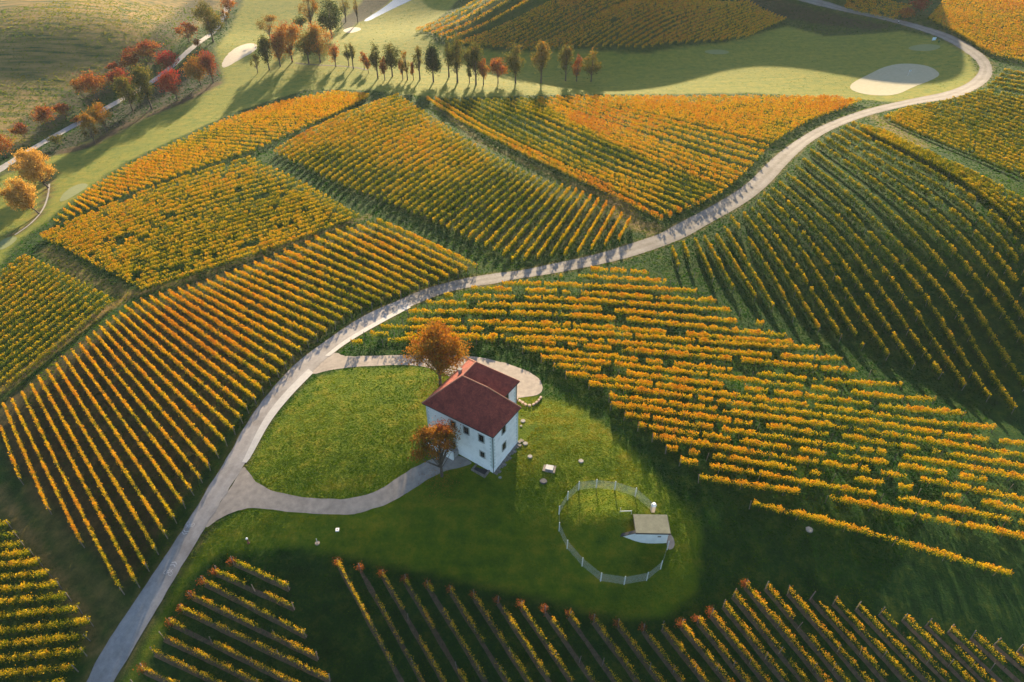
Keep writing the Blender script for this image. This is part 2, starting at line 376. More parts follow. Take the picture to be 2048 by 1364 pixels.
L1 = [(160,1390),(172,1364),(219,1277),(273,1199),(328,1117),(386,1028),(437,942),(466,898),(478,870),(519,809),(564,754),(608,713),(656,679),(700,648),(740,625),(787,605),(808,598)]
R1 = [(215,1390),(227,1364),(297,1247),(362,1137),(410,1055),(440,1008),(492,925),(500,916),(536,843),(577,792),(625,744),(658,711),(693,684),(752,649),(822,613),(845,602)]
L2 = [(787,605),(840,581),(898,564),(948,553),(1000,546),(1050,540),(1118,525),(1187,511),(1272,484),(1323,467),(1348,451),(1433,407),(1495,369),(1539,321),(1587,284),(1638,253),(1734,217),(1826,197),(1895,184),(1936,167),(1960,143),(1958,126),(1925,99),(1881,75),(1826,56),(1758,37),(1676,19),(1601,0),(1540,-14)]
R2 = [(822,613),(884,587),(937,575),(1000,566),(1016,561),(1118,546),(1221,525),(1289,506),(1374,474),(1416,448),(1491,407),(1539,369),(1580,321),(1621,284),(1669,256),(1748,227),(1843,205),(1912,198),(1963,174),(1987,150),(1983,126),(1960,102),(1912,73),(1861,56),(1792,37),(1690,15),(1655,2),(1590,-16)]
ROAD_L = L1+L2[1:-2]; ROAD_R = R1[:4]+[(440,1030),(492,925)]+R1[6:]+R2[1:-2]
def axis(parts, tail, g=1.35):
    a = []
    for lo, hi, st in parts: a += list(np.arange(lo, hi, st))
    a.append(parts[-1][1]); st = parts[-1][2]
    while a[-1] < tail: st *= g; a.append(a[-1]+st)
    return np.array(a)
xp = axis([(0, 120, 1.0), (120, 330, 2.0)], 3500); xs = np.concatenate([-xp[:0:-1], xp])
yp = axis([(28, 165, .9), (165, 300, 1.5), (300, 480, 2.2)], 4500)
st = .9; lo = [28.0]
while lo[-1] > -900: st *= 1.35; lo.append(lo[-1]-st)
ys = np.concatenate([np.array(lo[:0:-1]), yp])
X, Y = np.meshgrid(xs, ys); nx, ny = len(xs), len(ys)
Xf, Yf = X.ravel(), Y.ravel(); Z = hgt(Xf, Yf)
Vg = np.stack([Xf, Yf, Z], 1)
ii = (np.arange(ny-1)[:, None]*nx + np.arange(nx-1)[None]).ravel()
Fq = np.stack([ii, ii+1, ii+nx+1, ii+nx], 1)
me = bpy.data.meshes.new('ground')
me.vertices.add(len(Vg)); me.vertices.foreach_set('co', Vg.astype(np.float32).ravel())
me.loops.add(4*len(Fq)); me.loops.foreach_set('vertex_index', Fq.astype(np.int32).ravel())
me.polygons.add(len(Fq)); me.polygons.foreach_set('loop_start', np.arange(0, 4*len(Fq), 4, dtype=np.int32)); me.polygons.foreach_set('loop_total', np.full(len(Fq), 4, dtype=np.int32))
me.update(calc_edges=True); me.shade_smooth()
fair = poly_mask(Xf, Yf, [(-30,560),(30,490),(108,430),(250,325),(460,228),(610,180),(740,180),(860,195),(1100,190),(1500,186),(1720,200),(1840,205),(1930,186),(1958,145),(1930,100),(1860,72),(1800,62),(1650,72),(1575,52),(1450,84),(1290,108),(1000,104),(880,90),(835,62),(905,12),(960,-60),(600,-70),(520,-60),(470,40),(430,100),(445,160),(330,218),(130,300),(0,345)], 1.2)
lawn = poly_mask(Xf, Yf, [(493,940),(540,850),(620,762),(700,735),(850,732),(1080,795),(1150,805),(1250,885),(1330,965),(1400,1055),(1395,1180),(1330,1238),(1240,1235),(1000,1180),(900,1155),(670,1108),(560,1095),(450,1105),(380,1150),(270,1364),(230,1400),(420,1060),(500,1005)], .8)
mead = poly_mask(Xf, Yf, [(-400,-60),(470,-60),(440,20),(330,110),(180,200),(60,285),(-200,400)], 2.0)
dry = np.maximum.reduce([line_mask(Xf, Yf, [(-40,812),(90,712),(180,640),(262,588)], 1.6, .9),
    *[.55*line_mask(Xf, Yf, e_, .5, .7) for e_ in (ROAD_L, ROAD_R)],
    .55*line_mask(Xf, Yf, [(262,592),(420,545),(600,480),(735,432)], 1.3, .8),
    .6*line_mask(Xf, Yf, [(90,500),(180,560),(262,590)], 1.8, 1.4),
    .8*line_mask(Xf, Yf, [(1225,400),(1275,450),(1310,458)], 2.8, 1.6),
    .6*line_mask(Xf, Yf, [(880,215),(960,285),(1100,350),(1225,400)], .9, .8),  # sunlit grass strip between the blocks, its brightness put into the colour
    .6*line_mask(Xf, Yf, [(1745,232),(1790,262),(1840,290)], 2.5, 1.6),
    .7*line_mask(Xf, Yf, [(0,980),(30,1040),(90,1120),(170,1230),(190,1300)], 1.0, .9),  # low sun on the ground by the row ends, painted as ochre
    .4*line_mask(Xf, Yf, [(60,980),(150,1130),(240,1230)], 1.2, 1.2)])
soil = np.maximum.reduce([.75*poly_mask(Xf, Yf, [(-20,850),(6,806),(76,751),(172,671),(300,600),(420,600),(500,680),(480,812),(415,926),(364,1002),(300,1110),(255,1175),(240,1180),(160,1081),(94,1014),(38,955)], 1.5),
    .5*poly_mask(Xf, Yf, [(280,600),(752,440),(954,532),(700,625),(500,812)], 1.2),
    .35*poly_mask(Xf, Yf, [(548,305),(797,192),(1000,318),(1262,445),(1075,515),(900,460),(700,380)], 1.2),
    line_mask(Xf, Yf, [(131,303),(180,290),(280,236),(360,205),(432,168)], 2.6, 1.2),
    .9*line_mask(Xf, Yf, [(100,350),(93,395),(78,430),(50,455),(25,470)], 1.2, .8)])
rough = np.maximum.reduce([poly_mask(Xf, Yf, [(-60,385),(60,312),(200,232),(330,155),(420,95),(445,160),(330,215),(130,300),(60,330),(0,350)], 2.0),
    poly_mask(Xf, Yf, [(690,62),(716,46),(795,-12),(745,-20),(680,42)], 1.5),
    .8*poly_mask(Xf, Yf, [(60,280),(200,195),(330,110),(430,10),(470,-50),(440,-60),(290,80),(150,175),(0,262)], 2.5),
    .8*poly_mask(Xf, Yf, [(1480,-30),(1590,5),(1670,28),(1790,52),(1740,60),(1600,40),(1500,20)], 2)])
def col_attr(name, a, b, c):
    at_ = me.color_attributes.new(name, 'FLOAT_COLOR', 'POINT')
    q = np.ones((len(a), 4), np.float32); q[:, 0] = a; q[:, 1] = b; q[:, 2] = c
    at_.data.foreach_set('color', q.ravel())
col_attr('mA', fair, lawn, mead); col_attr('mB', dry, soil, rough)
M_GR, n, l, b = mat('grass_ground')
aA = N(n, 'ShaderNodeVertexColor', layer_name='mA'); aB = N(n, 'ShaderNodeVertexColor', layer_name='mB')
sA = N(n, 'ShaderNodeSeparateColor'); sB = N(n, 'ShaderNodeSeparateColor'); l.new(aA.outputs[0], sA.inputs[0]); l.new(aB.outputs[0], sB.inputs[0])
big = pos_noise(n, l, .05, 4, .6); mid = pos_noise(n, l, .45, 5, .65); fine = pos_noise(n, l, 3.2, 4, .7)
def grass(c1, c2, c3, fac):
    r = ramp(n, [(.34, c1), (.5, c2), (.66, c3)]); l.new(fac, r.inputs[0]); return r.outputs[0]
base = grass((.028, .065, .014), (.05, .10, .018), (.10, .13, .028), mid)
mm = N(n, 'ShaderNodeMath', operation='MULTIPLY_ADD'); l.new(fine, mm.inputs[0]); mm.inputs[1].default_value = .35
m2 = N(n, 'ShaderNodeMath', operation='MULTIPLY'); l.new(mid, m2.inputs[0]); m2.inputs[1].default_value = .65; l.new(m2.outputs[0], mm.inputs[2])
mf = mm.outputs[0]
base = grass((.004, .022, .004), (.011, .042, .006), (.050, .070, .008), mf)
wv = pos_noise(n, l, 1.0, 3, .6, (.07, .5, 1), -1.0)    # mown stripes, long in one direction
lw = N(n, 'ShaderNodeMath', operation='MULTIPLY_ADD'); l.new(wv, lw.inputs[0]); lw.inputs[1].default_value = .25
l2 = N(n, 'ShaderNodeMath', operation='MULTIPLY'); l.new(mf, l2.inputs[0]); l2.inputs[1].default_value = .75; l.new(l2.outputs[0], lw.inputs[2])
law = grass((.022, .062, .003), (.085, .120, .005), (.20, .160, .012), lw.outputs[0])
fai = grass((.055, .105, .014), (.130, .146, .018), (.22, .18, .024), lw.outputs[0])
me_ = pos_noise(n, l, 1.0, 4, .6, (.05, .35, 1), -.25)
mea = grass((.03, .055, .016), (.15, .115, .034), (.24, .15, .055), me_)
dr = grass((.06, .06, .015), (.16, .105, .035), (.24, .14, .06), mf)
soi = grass((.015, .018, .008), (.045, .030, .015), (.09, .052, .025), mf)
rou = grass((.006, .012, .008), (.014, .022, .012), (.04, .032, .02), mf)
c = mixc(n, l, sA.outputs[1], base, law); c = mixc(n, l, sA.outputs[0], c, fai); c = mixc(n, l, sA.outputs[2], c, mea)
c = mixc(n, l, sB.outputs[2], c, rou); c = mixc(n, l, sB.outputs[1], c, soi); c = mixc(n, l, sB.outputs[0], c, dr)
l.new(c, b.inputs['Base Color']); b.inputs['Roughness'].default_value = .95; b.inputs['Specular IOR Level'].default_value = .1
fb = N(n, 'ShaderNodeMath', operation='ADD'); l.new(mid, fb.inputs[0]); l.new(fine, fb.inputs[1])
bump(n, l, b, fb.outputs[0], .75, .22)
me.materials.append(M_GR)
ground = bpy.data.objects.new('ground', me); C.objects.link(ground); tag(ground, kind='structure')

# ------------------------------------------------------------------ sheets laid on the land
def ragged(P, amp, step=1.0, seed=0):
    """closed outline densified with small noise"""
    out = []
    for i in range(len(P)):
        a = np.array(P[i][:2]); b_ = np.array(P[(i+1) % len(P)][:2]); k = max(1, int(np.linalg.norm(b_-a)/step))
        for j in range(k): out.append(a+(b_-a)*j/k)
    out = np.array(out); 
    out[:, 0] += (fbm(out[:, 0]*.8, out[:, 1]*.8, seed)-.5)*amp; out[:, 1] += (fbm(out[:, 0]*.8, out[:, 1]*.8, seed+5)-.5)*amp
    return out
def smooth_closed(P, k=2):
    P = np.asarray(P)[:, :2]
    for _ in range(k):
        Q = np.roll(P, -1, 0); P = np.stack([.75*P+.25*Q, .25*P+.75*Q], 1).reshape(-1, 2)
    return P
OUTL = []
def sheet(name, px, m, dz=.05, amp=.3, step=1.0, smooth=2, grid=1.6, flat=None, kind='structure'):
    P = at(px)[:, :2]
    if smooth: P = smooth_closed(P, smooth)
    P = ragged(P, amp, step); OUTL.append(P)
    x0, y0 = P.min(0); x1, y1 = P.max(0)
    gx, gy = np.meshgrid(np.arange(x0, x1, grid), np.arange(y0, y1, grid)); gx = gx.ravel(); gy = gy.ravel()
    ok = in_poly(gx, gy, P) & (seg_dist(gx, gy, P, True) > .35*grid)
    pts = [Vector(p) for p in P] + [Vector(p) for p in zip(gx[ok], gy[ok])]
    nb = len(P)
    vs, es, fs, *_ = delaunay_2d_cdt(pts, [(i, (i+1) % nb) for i in range(nb)], [], 1, 1e-4)
    xy = np.array([(q.x, q.y) for q in vs]); z = hgt(xy[:, 0], xy[:, 1]) + dz
    if flat is not None: z[:] = z.max() if flat == 'max' else flat
    o = mesh_obj(name, np.column_stack([xy, z]), [list(f) for f in fs], m, smooth=True)
    tag(o, kind=kind); return o
def ribbon(name, Lp, Rp, m, dz=.06, across=6, step=1.0, amp=.55, kind='structure'):
    Lw = at(Lp)[:, :2] if Lp is not None else None; Rw = at(Rp)[:, :2]
    n_ = int(np.linalg.norm(np.diff(Lw, axis=0), axis=1).sum()/step)
    def sm(P):
        for _ in range(2): P = np.concatenate([P[:1], np.stack([.75*P[:-1]+.25*P[1:], .25*P[:-1]+.75*P[1:]], 1).reshape(-1, 2), P[-1:]])
        return P
    A = resample(sm(np.vstack([Lw])), n_) if len(Lw) != 3 else resample(Lw, n_)
    Bq = sm(Rw); s = seg_pts = resample(Bq, n_*4)
    # partner of each left point: nearest point on the right edge, kept monotone
    j = 0; B_ = []
    for a in A:
        d = np.linalg.norm(s[j:j+40]-a, axis=1); j = j+int(d.argmin()); B_.append(s[j])
    B_ = np.array(B_)
    OUTL.append(np.vstack([A, B_[::-1]]))
    t = np.linspace(0, 1, across+1); V = A[:, None]*(1-t)[None, :, None] + B_[:, None]*t[None, :, None]
    V[:, 0] += (fbm(A[:, 0], A[:, 1], 21)-.5)[:, None]*amp; V[:, -1] += (fbm(A[:, 0], A[:, 1], 33)-.5)[:, None]*amp
    xy = V.reshape(-1, 2); z = hgt(xy[:, 0], xy[:, 1])+dz; w = across+1
    fs = [(i*w+k, i*w+k+1, (i+1)*w+k+1, (i+1)*w+k) for i in range(len(A)-1) for k in range(across)]
    o = mesh_obj(name, np.column_stack([xy, z]), fs, m, smooth=True)
    uv = o.data.uv_layers.new(name='uv'); dist = np.concatenate([[0], np.cumsum(np.linalg.norm(np.diff(A, axis=0), axis=1))])
    li = np.array([q.vertex_index for q in o.data.loops]); uvd = np.stack([(li % w)/across, dist[li//w]], 1)
    uv.data.foreach_set('uv', uvd.astype(np.float32).ravel())
    tag(o, kind=kind); return o
def path_line(name, px, width, m, dz=.05, amp=.3, world=False):
    P = (np.asarray(px, float) if world else at(px))[:, :2]
    if not world:
        for _ in range(2): P = np.concatenate([P[:1], np.stack([.75*P[:-1]+.25*P[1:], .25*P[:-1]+.75*P[1:]], 1).reshape(-1, 2), P[-1:]])
    P = resample(np.vstack([P, P[-1:]+1e-4]) if len(P) == 3 else P, max(3, int(np.linalg.norm(np.diff(P, axis=0), axis=1).sum()/1.0)))
    T = np.gradient(P, axis=0); T /= np.linalg.norm(T, axis=1)[:, None]; Nn = np.stack([-T[:, 1], T[:, 0]], 1)
    wv_ = width/2*(1+ (fbm(P[:, 0]*.5, P[:, 1]*.5, 4)-.5)*amp*2)
    xy = np.stack([P+Nn*wv_[:, None], P+Nn*wv_[:, None]*.33, P-Nn*wv_[:, None]*.33, P-Nn*wv_[:, None]], 1).reshape(-1, 2)
    z = hgt(xy[:, 0], xy[:, 1])+dz
    fs = [(i*4+k, (i+1)*4+k, (i+1)*4+k+1, i*4+k+1) for i in range(len(P)-1) for k in range(3)]
    return np.column_stack([xy, z]), fs

def road_mat(name, c1, c2, rut, scale, bmp):
    m, n, l, b = mat(name)
    t = pos_noise(n, l, scale, 6, .7); r = ramp(n, [(.3, c2), (.68, c1)]); l.new(t, r.inputs[0])
    u = N(n, 'ShaderNodeUVMap', uv_map='uv'); s = N(n, 'ShaderNodeSeparateXYZ'); l.new(u.outputs[0], s.inputs[0])
    t2 = pos_noise(n, l, .35, 3, .6); ad = N(n, 'ShaderNodeMath', operation='MULTIPLY_ADD'); l.new(t2, ad.inputs[0]); ad.inputs[1].default_value = .16; l.new(s.outputs[0], ad.inputs[2])
    rr = ramp(n, [(.08, (.80,)*3), (.22, (1.0,)*3), (.36, (1.12,)*3), (.5, (.86, .85, .82)), (.6, (.84, .83, .8)), (.74, (1.12,)*3), (.88, (1.0,)*3), (1.0, (.80, .78, .74))]); l.new(ad.outputs[0], rr.inputs[0])
    t3 = pos_noise(n, l, .22, 5, .7); r3 = ramp(n, [(.35, (.74, .72, .70)), (.55, (1.0, 1.0, 1.0)), (.7, (1.12, 1.10, 1.06))]); l.new(t3, r3.inputs[0])
    l.new(mixc(n, l, 1.0, mixc(n, l, rut, r.outputs[0], rr.outputs[0], 'MULTIPLY'), r3.outputs[0], 'MULTIPLY'), b.inputs['Base Color'])
    bump(n, l, b, t, .5, bmp); return m
M_ASPH = road_mat('pale_asphalt', (.25, .235, .228), (.185, .178, .175), .35, 1.6, .02)
M_GRAV = road_mat('gravel_road', (.19, .178, .165), (.11, .105, .10), .9, 2.2, .05)
M_DRIVE = simple('gravel_drive', (.27, .235, .20), (.17, .148, .128), .9, bmp=.02)
M_EDGE = simple('concrete_edge', (.38, .37, .35), (.30, .29, .28), 1.5)
ribbon('road', L1, R1, M_ASPH, .06)
ribbon('road', L2, R2, M_GRAV, .05)
E_L = [(484,925),(492,910),(528,836),(569,785),(617,738)]; E_R = [(493,926),(502,916),(539,845),(580,794),(627,746)]
ribbon('road_edge', E_L, E_R, M_EDGE, .075, 2, amp=.05)
ribbon('road_edge', [(650,712),(685,683),(744,648),(814,611)], [(659,713),(694,686),(754,651),(824,614)], M_EDGE, .075, 2, amp=.05)
sheet('driveway', [(405,1062),(428,1026),(470,960),(488,930),(497,945),(513,966),(547,984),(598,994),(650,998),(700,998),(753,985),(811,944),(845,927),(872,915),(905,905),(950,925),(930,932),(886,944),(852,960),(811,989),(776,1008),(725,1025),(700,1029),(632,1029),(581,1025),(526,1015),(478,1018),(440,1036)], M_DRIVE, .035, .35)
sheet('driveway', [(618,752),(640,722),(668,702),(690,714),(748,711),(806,710),(938,711),(982,719),(1026,731),(1064,746),(1083,763),(1087,784),(1066,793),(1029,797),(990,800),(945,785),(890,745),(836,729),(748,731),(660,739)], M_DRIVE, .035, .35)
path = ribbon('path', [(-60,366),(0,333),(50,301),(120,261),(200,219),(330,142),(417,73),(450,15),(470,-40)], [(-50,378),(0,346),(55,308),(125,268),(205,226),(337,147),(425,76),(460,15),(482,-40)], simple('pale_path', (.27, .255, .245), (.20, .19, .18), 1.0), .05, 3)
M_GREEN = simple('putting_green', (.27, .25, .17), (.22, .21, .13), .8)
M_SAND = simple('bunker_sand', (.36, .31, .24), (.29, .25, .19), .8)
M_TEE = simple('mown_tee', (.15, .17, .06), (.12, .145, .05), .8)
sheet('putting_green', [(1698,174),(1707,164),(1741,147),(1765,135),(1792,128),(1826,127),(1861,133),(1881,147),(1871,157),(1826,174),(1792,191),(1741,191),(1707,183)], M_GREEN, .04, .2)
sheet('bunker', [(441,133),(454,109),(478,92),(499,86),(516,89),(512,102),(485,116),(451,137)], M_SAND, .04, .6)
sheet('bunker', [(685,63),(690,58),(706,54),(723,56),(720,62),(700,67)], M_SAND, .04, .4)
sheet('tee_ground', [(1406,104),(1415,100),(1440,99),(1460,103),(1455,108),(1425,109)], M_TEE, .04, .2)
sheet('tee_ground', [(1812,97),(1830,90),(1860,88),(1885,92),(1870,101),(1835,103)], M_TEE, .04, .2)
sheet('tee_ground', [(118,402),(128,385),(150,370),(172,366),(178,372),(160,385),(138,398),(124,404)], M_TEE, .04, .2)
sheet('tee_ground', [(-10,495),(5,478),(30,472),(36,478),(20,492),(0,502)], M_TEE, .04, .2)
M_WATER, n, l, b = mat('pond_water'); b.inputs['Base Color'].default_value = (.05, .07, .08, 1); b.inputs['Roughness'].default_value = .22; b.inputs['Specular IOR Level'].default_value = 1.0
sheet('pond_water', [(725,43),(740,32),(754,24),(787,0),(810,-22),(860,-22),(824,0),(790,15),(756,32),(738,42)], M_WATER, .02, .3, flat=None, grid=4)
M_SOIL = simple('tilled_soil', (.12, .08, .05), (.045, .04, .022), 1.8, bmp=.06)
M_SOILD = simple('dark_bank_soil', (.06, .045, .035), (.03, .025, .02), 1.0)
def merge_strips(name, lst, m, kind='structure'):
    VV = []; FF = []; k = 0
    for V_, f_ in lst: VV.append(V_); FF += [tuple(i+k for i in q) for q in f_]; k += len(V_)
    o = mesh_obj(name, np.vstack(VV), FF, m, smooth=True); tag(o, kind=kind); return o
merge_strips('soil', [path_line('', R, .62, M_SOIL, .03, .35, True) for nm in ('lower_right', 'lower_left') for R in rows[nm]], M_SOIL)
merge_strips('drainage_channel', [path_line('', [(590,126),(620,130),(700,133),(735,140)], 1.0, M_SOILD)], M_SOILD)
merge_strips('water_channel_edge', [path_line('', [(99,368),(97,392),(86,422),(60,450),(30,470)], .5, M_CONC, .06)], M_CONC)
# painted cycle markings on the asphalt
M_PAINT = simple('road_paint', (.40, .39, .38), (.30, .29, .285), 3)
def marking(u, v_, fwd_uv, sc=1.0):
    P = at1(u, v_); Q = at1(*fwd_uv); d = (Q-P)[:2]; d /= np.linalg.norm(d); r_ = np.array([d[1], -d[0]])
    V = []; Fc = []
    def stroke(a, b_, w=.07):
        a = np.array(a, float)*sc; b_ = np.array(b_, float)*sc; t = b_-a; t /= np.linalg.norm(t)+1e-9; nn = np.array([-t[1], t[0]])*w
        q = [a+nn, b_+nn, b_-nn, a-nn]; k = len(V)
        for x, y in q:
            p = P[:2]+r_*x+d*y; V.append((p[0], p[1], h1(*p)+.078))
        Fc.append((k, k+1, k+2, k+3))
    for cxx in (-.42, .42):
        for i in range(14):
            a0, a1 = 2*math.pi*i/14, 2*math.pi*(i+1)/14
            stroke((cxx+.3*math.cos(a0), .3*math.sin(a0)), (cxx+.3*math.cos(a1), .3*math.sin(a1)), .035)
    for a, b_ in (((-.42,0),(-.12,.42)),((-.12,.42),(.3,.40)),((-.12,.42),(.02,0)),((.02,0),(.3,.40)),((-.42,0),(.02,0)),((.42,0),(.25,.58)),((-.2,.52),(-.02,.52)),((.25,.58),(.40,.62))): stroke(a, b_, .035)
    for k in (0, 1):
        y = 1.05+.38*k
        stroke((-.45, y), (0, y+.26), .07); stroke((.45, y), (0, y+.26), .07)
    o = mesh_obj('road_marking', V, Fc, M_PAINT); tag(o, kind='structure')
marking(381, 1049, (352, 1093)); marking(337, 1146, (364, 1104))

# ------------------------------------------------------------------ vine rows
def inframe(P):
    q = P[:, 1]*cp - (P[:, 2]-HC)*sp; up = P[:, 1]*sp + (P[:, 2]-HC)*cp
    u = 1024+F*P[:, 0]/q; v_ = 682-F*up/q
    return (q > 1) & (u > -25) & (u < 2073) & (v_ > -25) & (v_ < 1389)
def ordi(k):
    return '%d%s' % (k, 'th' if 10 <= k % 100 <= 20 else {1: 'st', 2: 'nd', 3: 'rd'}.get(k % 10, 'th'))
LAB = {
 'centre': ('%s golden vine row from the right corner of the middle block above the road', 'vine rows of the middle block'),
 'right_middle': ('%s orange vine row from the grass track, left of the bending upper road', 'vine rows of the orange block'),
 'left_upper': ('%s vine row from the top of the mottled block between grass tracks', 'vine rows of the mottled block'),
 'left_long': ('%s thin golden vine row from the left in the long block beside the asphalt', 'long golden vine rows beside the asphalt road'),
 'far_left': ('%s vine row up from the dirt track in the dense left edge block', 'vine rows at the left edge'),
 'bottom_left': ('%s bushy vine row from the top in the bottom left corner block', 'vine rows in the bottom left corner'),
 'house_slope': ('%s gappy yellow vine row down from the gravel road, right of the house', 'vine rows right of the white house'),
 'right_slope': ('%s green-brown vine row from the left on the shaded right slope', 'vine rows on the shaded right slope'),
 'right_edge': ('%s vine row up from the grass strip in the upper right edge block', 'vine rows at the upper right edge'),
 'lower_left': ('%s sparse vine row from the top in the small block below the driveway', 'sparse vine rows below the driveway'),
 'lower_right': ('%s sparse vine row from the left over brown strips along the bottom', 'sparse vine rows over brown soil at the bottom'),
}
bmp_ = bmesh.new(); box(bmp_, -.038, .038, -.038, .038, -.15, 1.9)
post0 = bm_obj('post', bmp_, M_POST); post_me = post0.data; bpy.data.objects.remove(post0)
stuffV, stuffT, stuffM = [], [], []
n_leaf = 0
def make_row(nm, i, R, B):
    global n_leaf
    P = resample(np.vstack([R, R[-1:]+1e-5]), max(4, int(np.linalg.norm(np.diff(R, axis=0), axis=1).sum()/1.5)))
    s = np.concatenate([[0], np.cumsum(np.linalg.norm(np.diff(P, axis=0), axis=1))]); L = s[-1]
    z = hgt(P[:, 0], P[:, 1]); P3 = np.column_stack([P, z+1])
    vis = inframe(P3)
    if not vis.any(): return None
    # cut what lies far outside the frame
    k = np.where(vis)[0]; k0 = max(0, k[0]-3); k1 = min(len(P), k[-1]+4)
    P = P[k0:k1]; z = z[k0:k1]; s = s[k0:k1]
    if len(P) < 2: return None
    s0, s1 = s[0], s[-1]; L = s1-s0
    thin = B.get('thin'); dens = B['d']*(1.2 if thin or B.get('stuff') else 1.65)
    n0 = int(L*dens*1.5)
    q = s0 + rng.random(n0)*L
    seed = (abs(hash(nm)) if False else sum(map(ord, nm)))*7 + i*13
    # each vine is about a metre of row: its own vigour, height and colour
    vid = vnoise(q/.85, q*0+i*7.3, seed); gp = vnoise(q/3.2, q*0+i*3.1, seed+3); ns = vnoise(q/.35, q*0+.5, seed+5)
    keep = rng.random(n0) < np.clip(.12+1.0*vid*(.45+.9*ns), 0, 1)
    g = B['gap']
    if g > 0:
        thr = {True: g*1.35, False: g*1.15}[g > .12]
        keep &= gp > thr*.9
    if nm == 'house_slope': keep &= vnoise(q/1.5, q*0+i*9.1, seed+11) > .13
    if nm == 'right_slope': keep &= vnoise(q/1.5, q*0+i*9.1, seed+11) > .14
    if nm == 'left_upper': keep &= vnoise(q/1.5, q*0+i*9.1, seed+11) > .12
    q = q[keep]; vid = vid[keep]; ns = ns[keep]; n_ = len(q)
    if n_ < 4: return None
    px_, py_, pz_ = (np.interp(q, s, a) for a in (P[:, 0], P[:, 1], z))
    T = np.gradient(P, axis=0); T /= np.linalg.norm(T, axis=1)[:, None]+1e-9
    tx, ty = np.interp(q, s, T[:, 0]), np.interp(q, s, T[:, 1])
    t = rng.beta(1.7, 1.1, n_)
    if thin: top = 1.35+.45*vid+.4*ns; bot = .45; wd = .15
    elif B.get('shape') == 'thin': top = 1.75+.3*vid+.4*ns; bot = .35; wd = .14
    elif nm == 'house_slope': top = 1.45+.5*vid+.75*ns; bot = .7; wd = .21
    elif nm == 'bottom_left': top = 1.6+.3*vid+.4*ns; bot = .55; wd = .30
    elif nm in ('left_upper', 'far_left', 'ridge_strip', 'right_edge'): top = 1.4+.3*vid+.5*ns; bot = .3; wd = .13
    else: top = 1.7+.35*vid+.6*ns; bot = .35; wd = .15
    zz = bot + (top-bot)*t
    off = rng.normal(size=n_)*wd*(1-.35*np.abs(t-.45))
    x = px_ - ty*off + rng.normal(size=n_)*.05; y = py_ + tx*off + rng.normal(size=n_)*.05
    P_ = np.column_stack([x, y, pz_+zz])
    dep = y.mean()*cp + HC*sp
    sz = (.064 + .00046*dep)*rng.uniform(.7, 1.25, n_)*(.8 if thin else 1)
    V = leaf_quads(P_, sz, .3)
    # colour: patches over the block, single vines, single leaves, shade painted towards the bottom
    patch = fbm(x*.035+B.get('seed', 0), y*.035, 40+seed % 5*0, 3)
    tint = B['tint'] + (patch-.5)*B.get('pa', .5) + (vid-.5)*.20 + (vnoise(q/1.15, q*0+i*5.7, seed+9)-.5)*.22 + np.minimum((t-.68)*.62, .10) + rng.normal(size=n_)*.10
    if nm == 'right_middle':
        side = seg_dist(x, y, at([(1290,190),(1220,260),(1330,330),(1420,385)])); left_of = in_poly(x, y, at([(853,190),(1040,190),(1210,290),(1440,385),(1326,440),(1200,372),(1045,302)])[:, :2])
        tint += np.where(left_of, -.20, .09)
    if nm == 'left_long': tint += .06
    if nm == 'house_slope':
        tint -= .22*sstep(0, 14, x-np.interp(y, [60, 95, 130], [62, 52, 40]))*0
    tint = np.clip(tint, 0.02, .98 if thin else .84)
    mi = np.zeros(n_, int)
    # stems
    if dep < 330:
        sq = np.arange(s0+.3, s1, 1.1 if dep < 170 else 1.6)
        gpp = vnoise(sq/3.2, sq*0+i*3.1, seed+3); sq = sq[gpp > g*.8]
        if len(sq):
            bx, by, bz = (np.interp(sq, s, a) for a in (P[:, 0], P[:, 1], z)); m_ = len(sq)
            w = .035; lean = rng.normal(size=(m_, 2))*.08; SV = []
            for (ax, ay) in ((1, 0), (0, 1)):
                q4 = np.empty((m_, 4, 3)); hh = rng.uniform(.8, 1.15, m_)
                q4[:, 0] = np.column_stack([bx-w*ax, by-w*ay, bz-.05]); q4[:, 1] = np.column_stack([bx+w*ax, by+w*ay, bz-.05])
                q4[:, 2] = np.column_stack([bx+w*ax+lean[:, 0], by+w*ay+lean[:, 1], bz+hh]); q4[:, 3] = np.column_stack([bx-w*ax+lean[:, 0], by-w*ay+lean[:, 1], bz+hh])
                SV.append(q4.reshape(-1, 3))
            V = np.vstack([V]+SV); tint = np.concatenate([tint, np.zeros(2*m_)]); mi = np.concatenate([mi, np.ones(2*m_, int)])
        if thin:   # bare canes and dry shoots along the wire
            m_ = int(L*16); qq = s0+rng.random(m_)*L; bx, by, bz = (np.interp(qq, s, a) for a in (P[:, 0], P[:, 1], z))
            c = np.column_stack([bx+rng.normal(size=m_)*.12, by+rng.normal(size=m_)*.12, bz+rng.uniform(.3, 1.25, m_)])
            V = np.vstack([V, leaf_quads(c, rng.uniform(.10, .22, m_), .8, .12)]); tint = np.concatenate([tint, np.zeros(m_)]); mi = np.concatenate([mi, np.ones(m_, int)])
    nq = len(V)//4; n_leaf += nq
    if B.get('stuff'):
        stuffV.append(V); stuffT.append(tint); stuffM.append(mi); return None
    o0 = np.array([P[0, 0], P[0, 1], z[0]])
    lab, grp = LAB[nm]
    me_ = quads_mesh('vine_foliage', V-o0, nq, [M_VINE, M_WOOD], tint, mi)
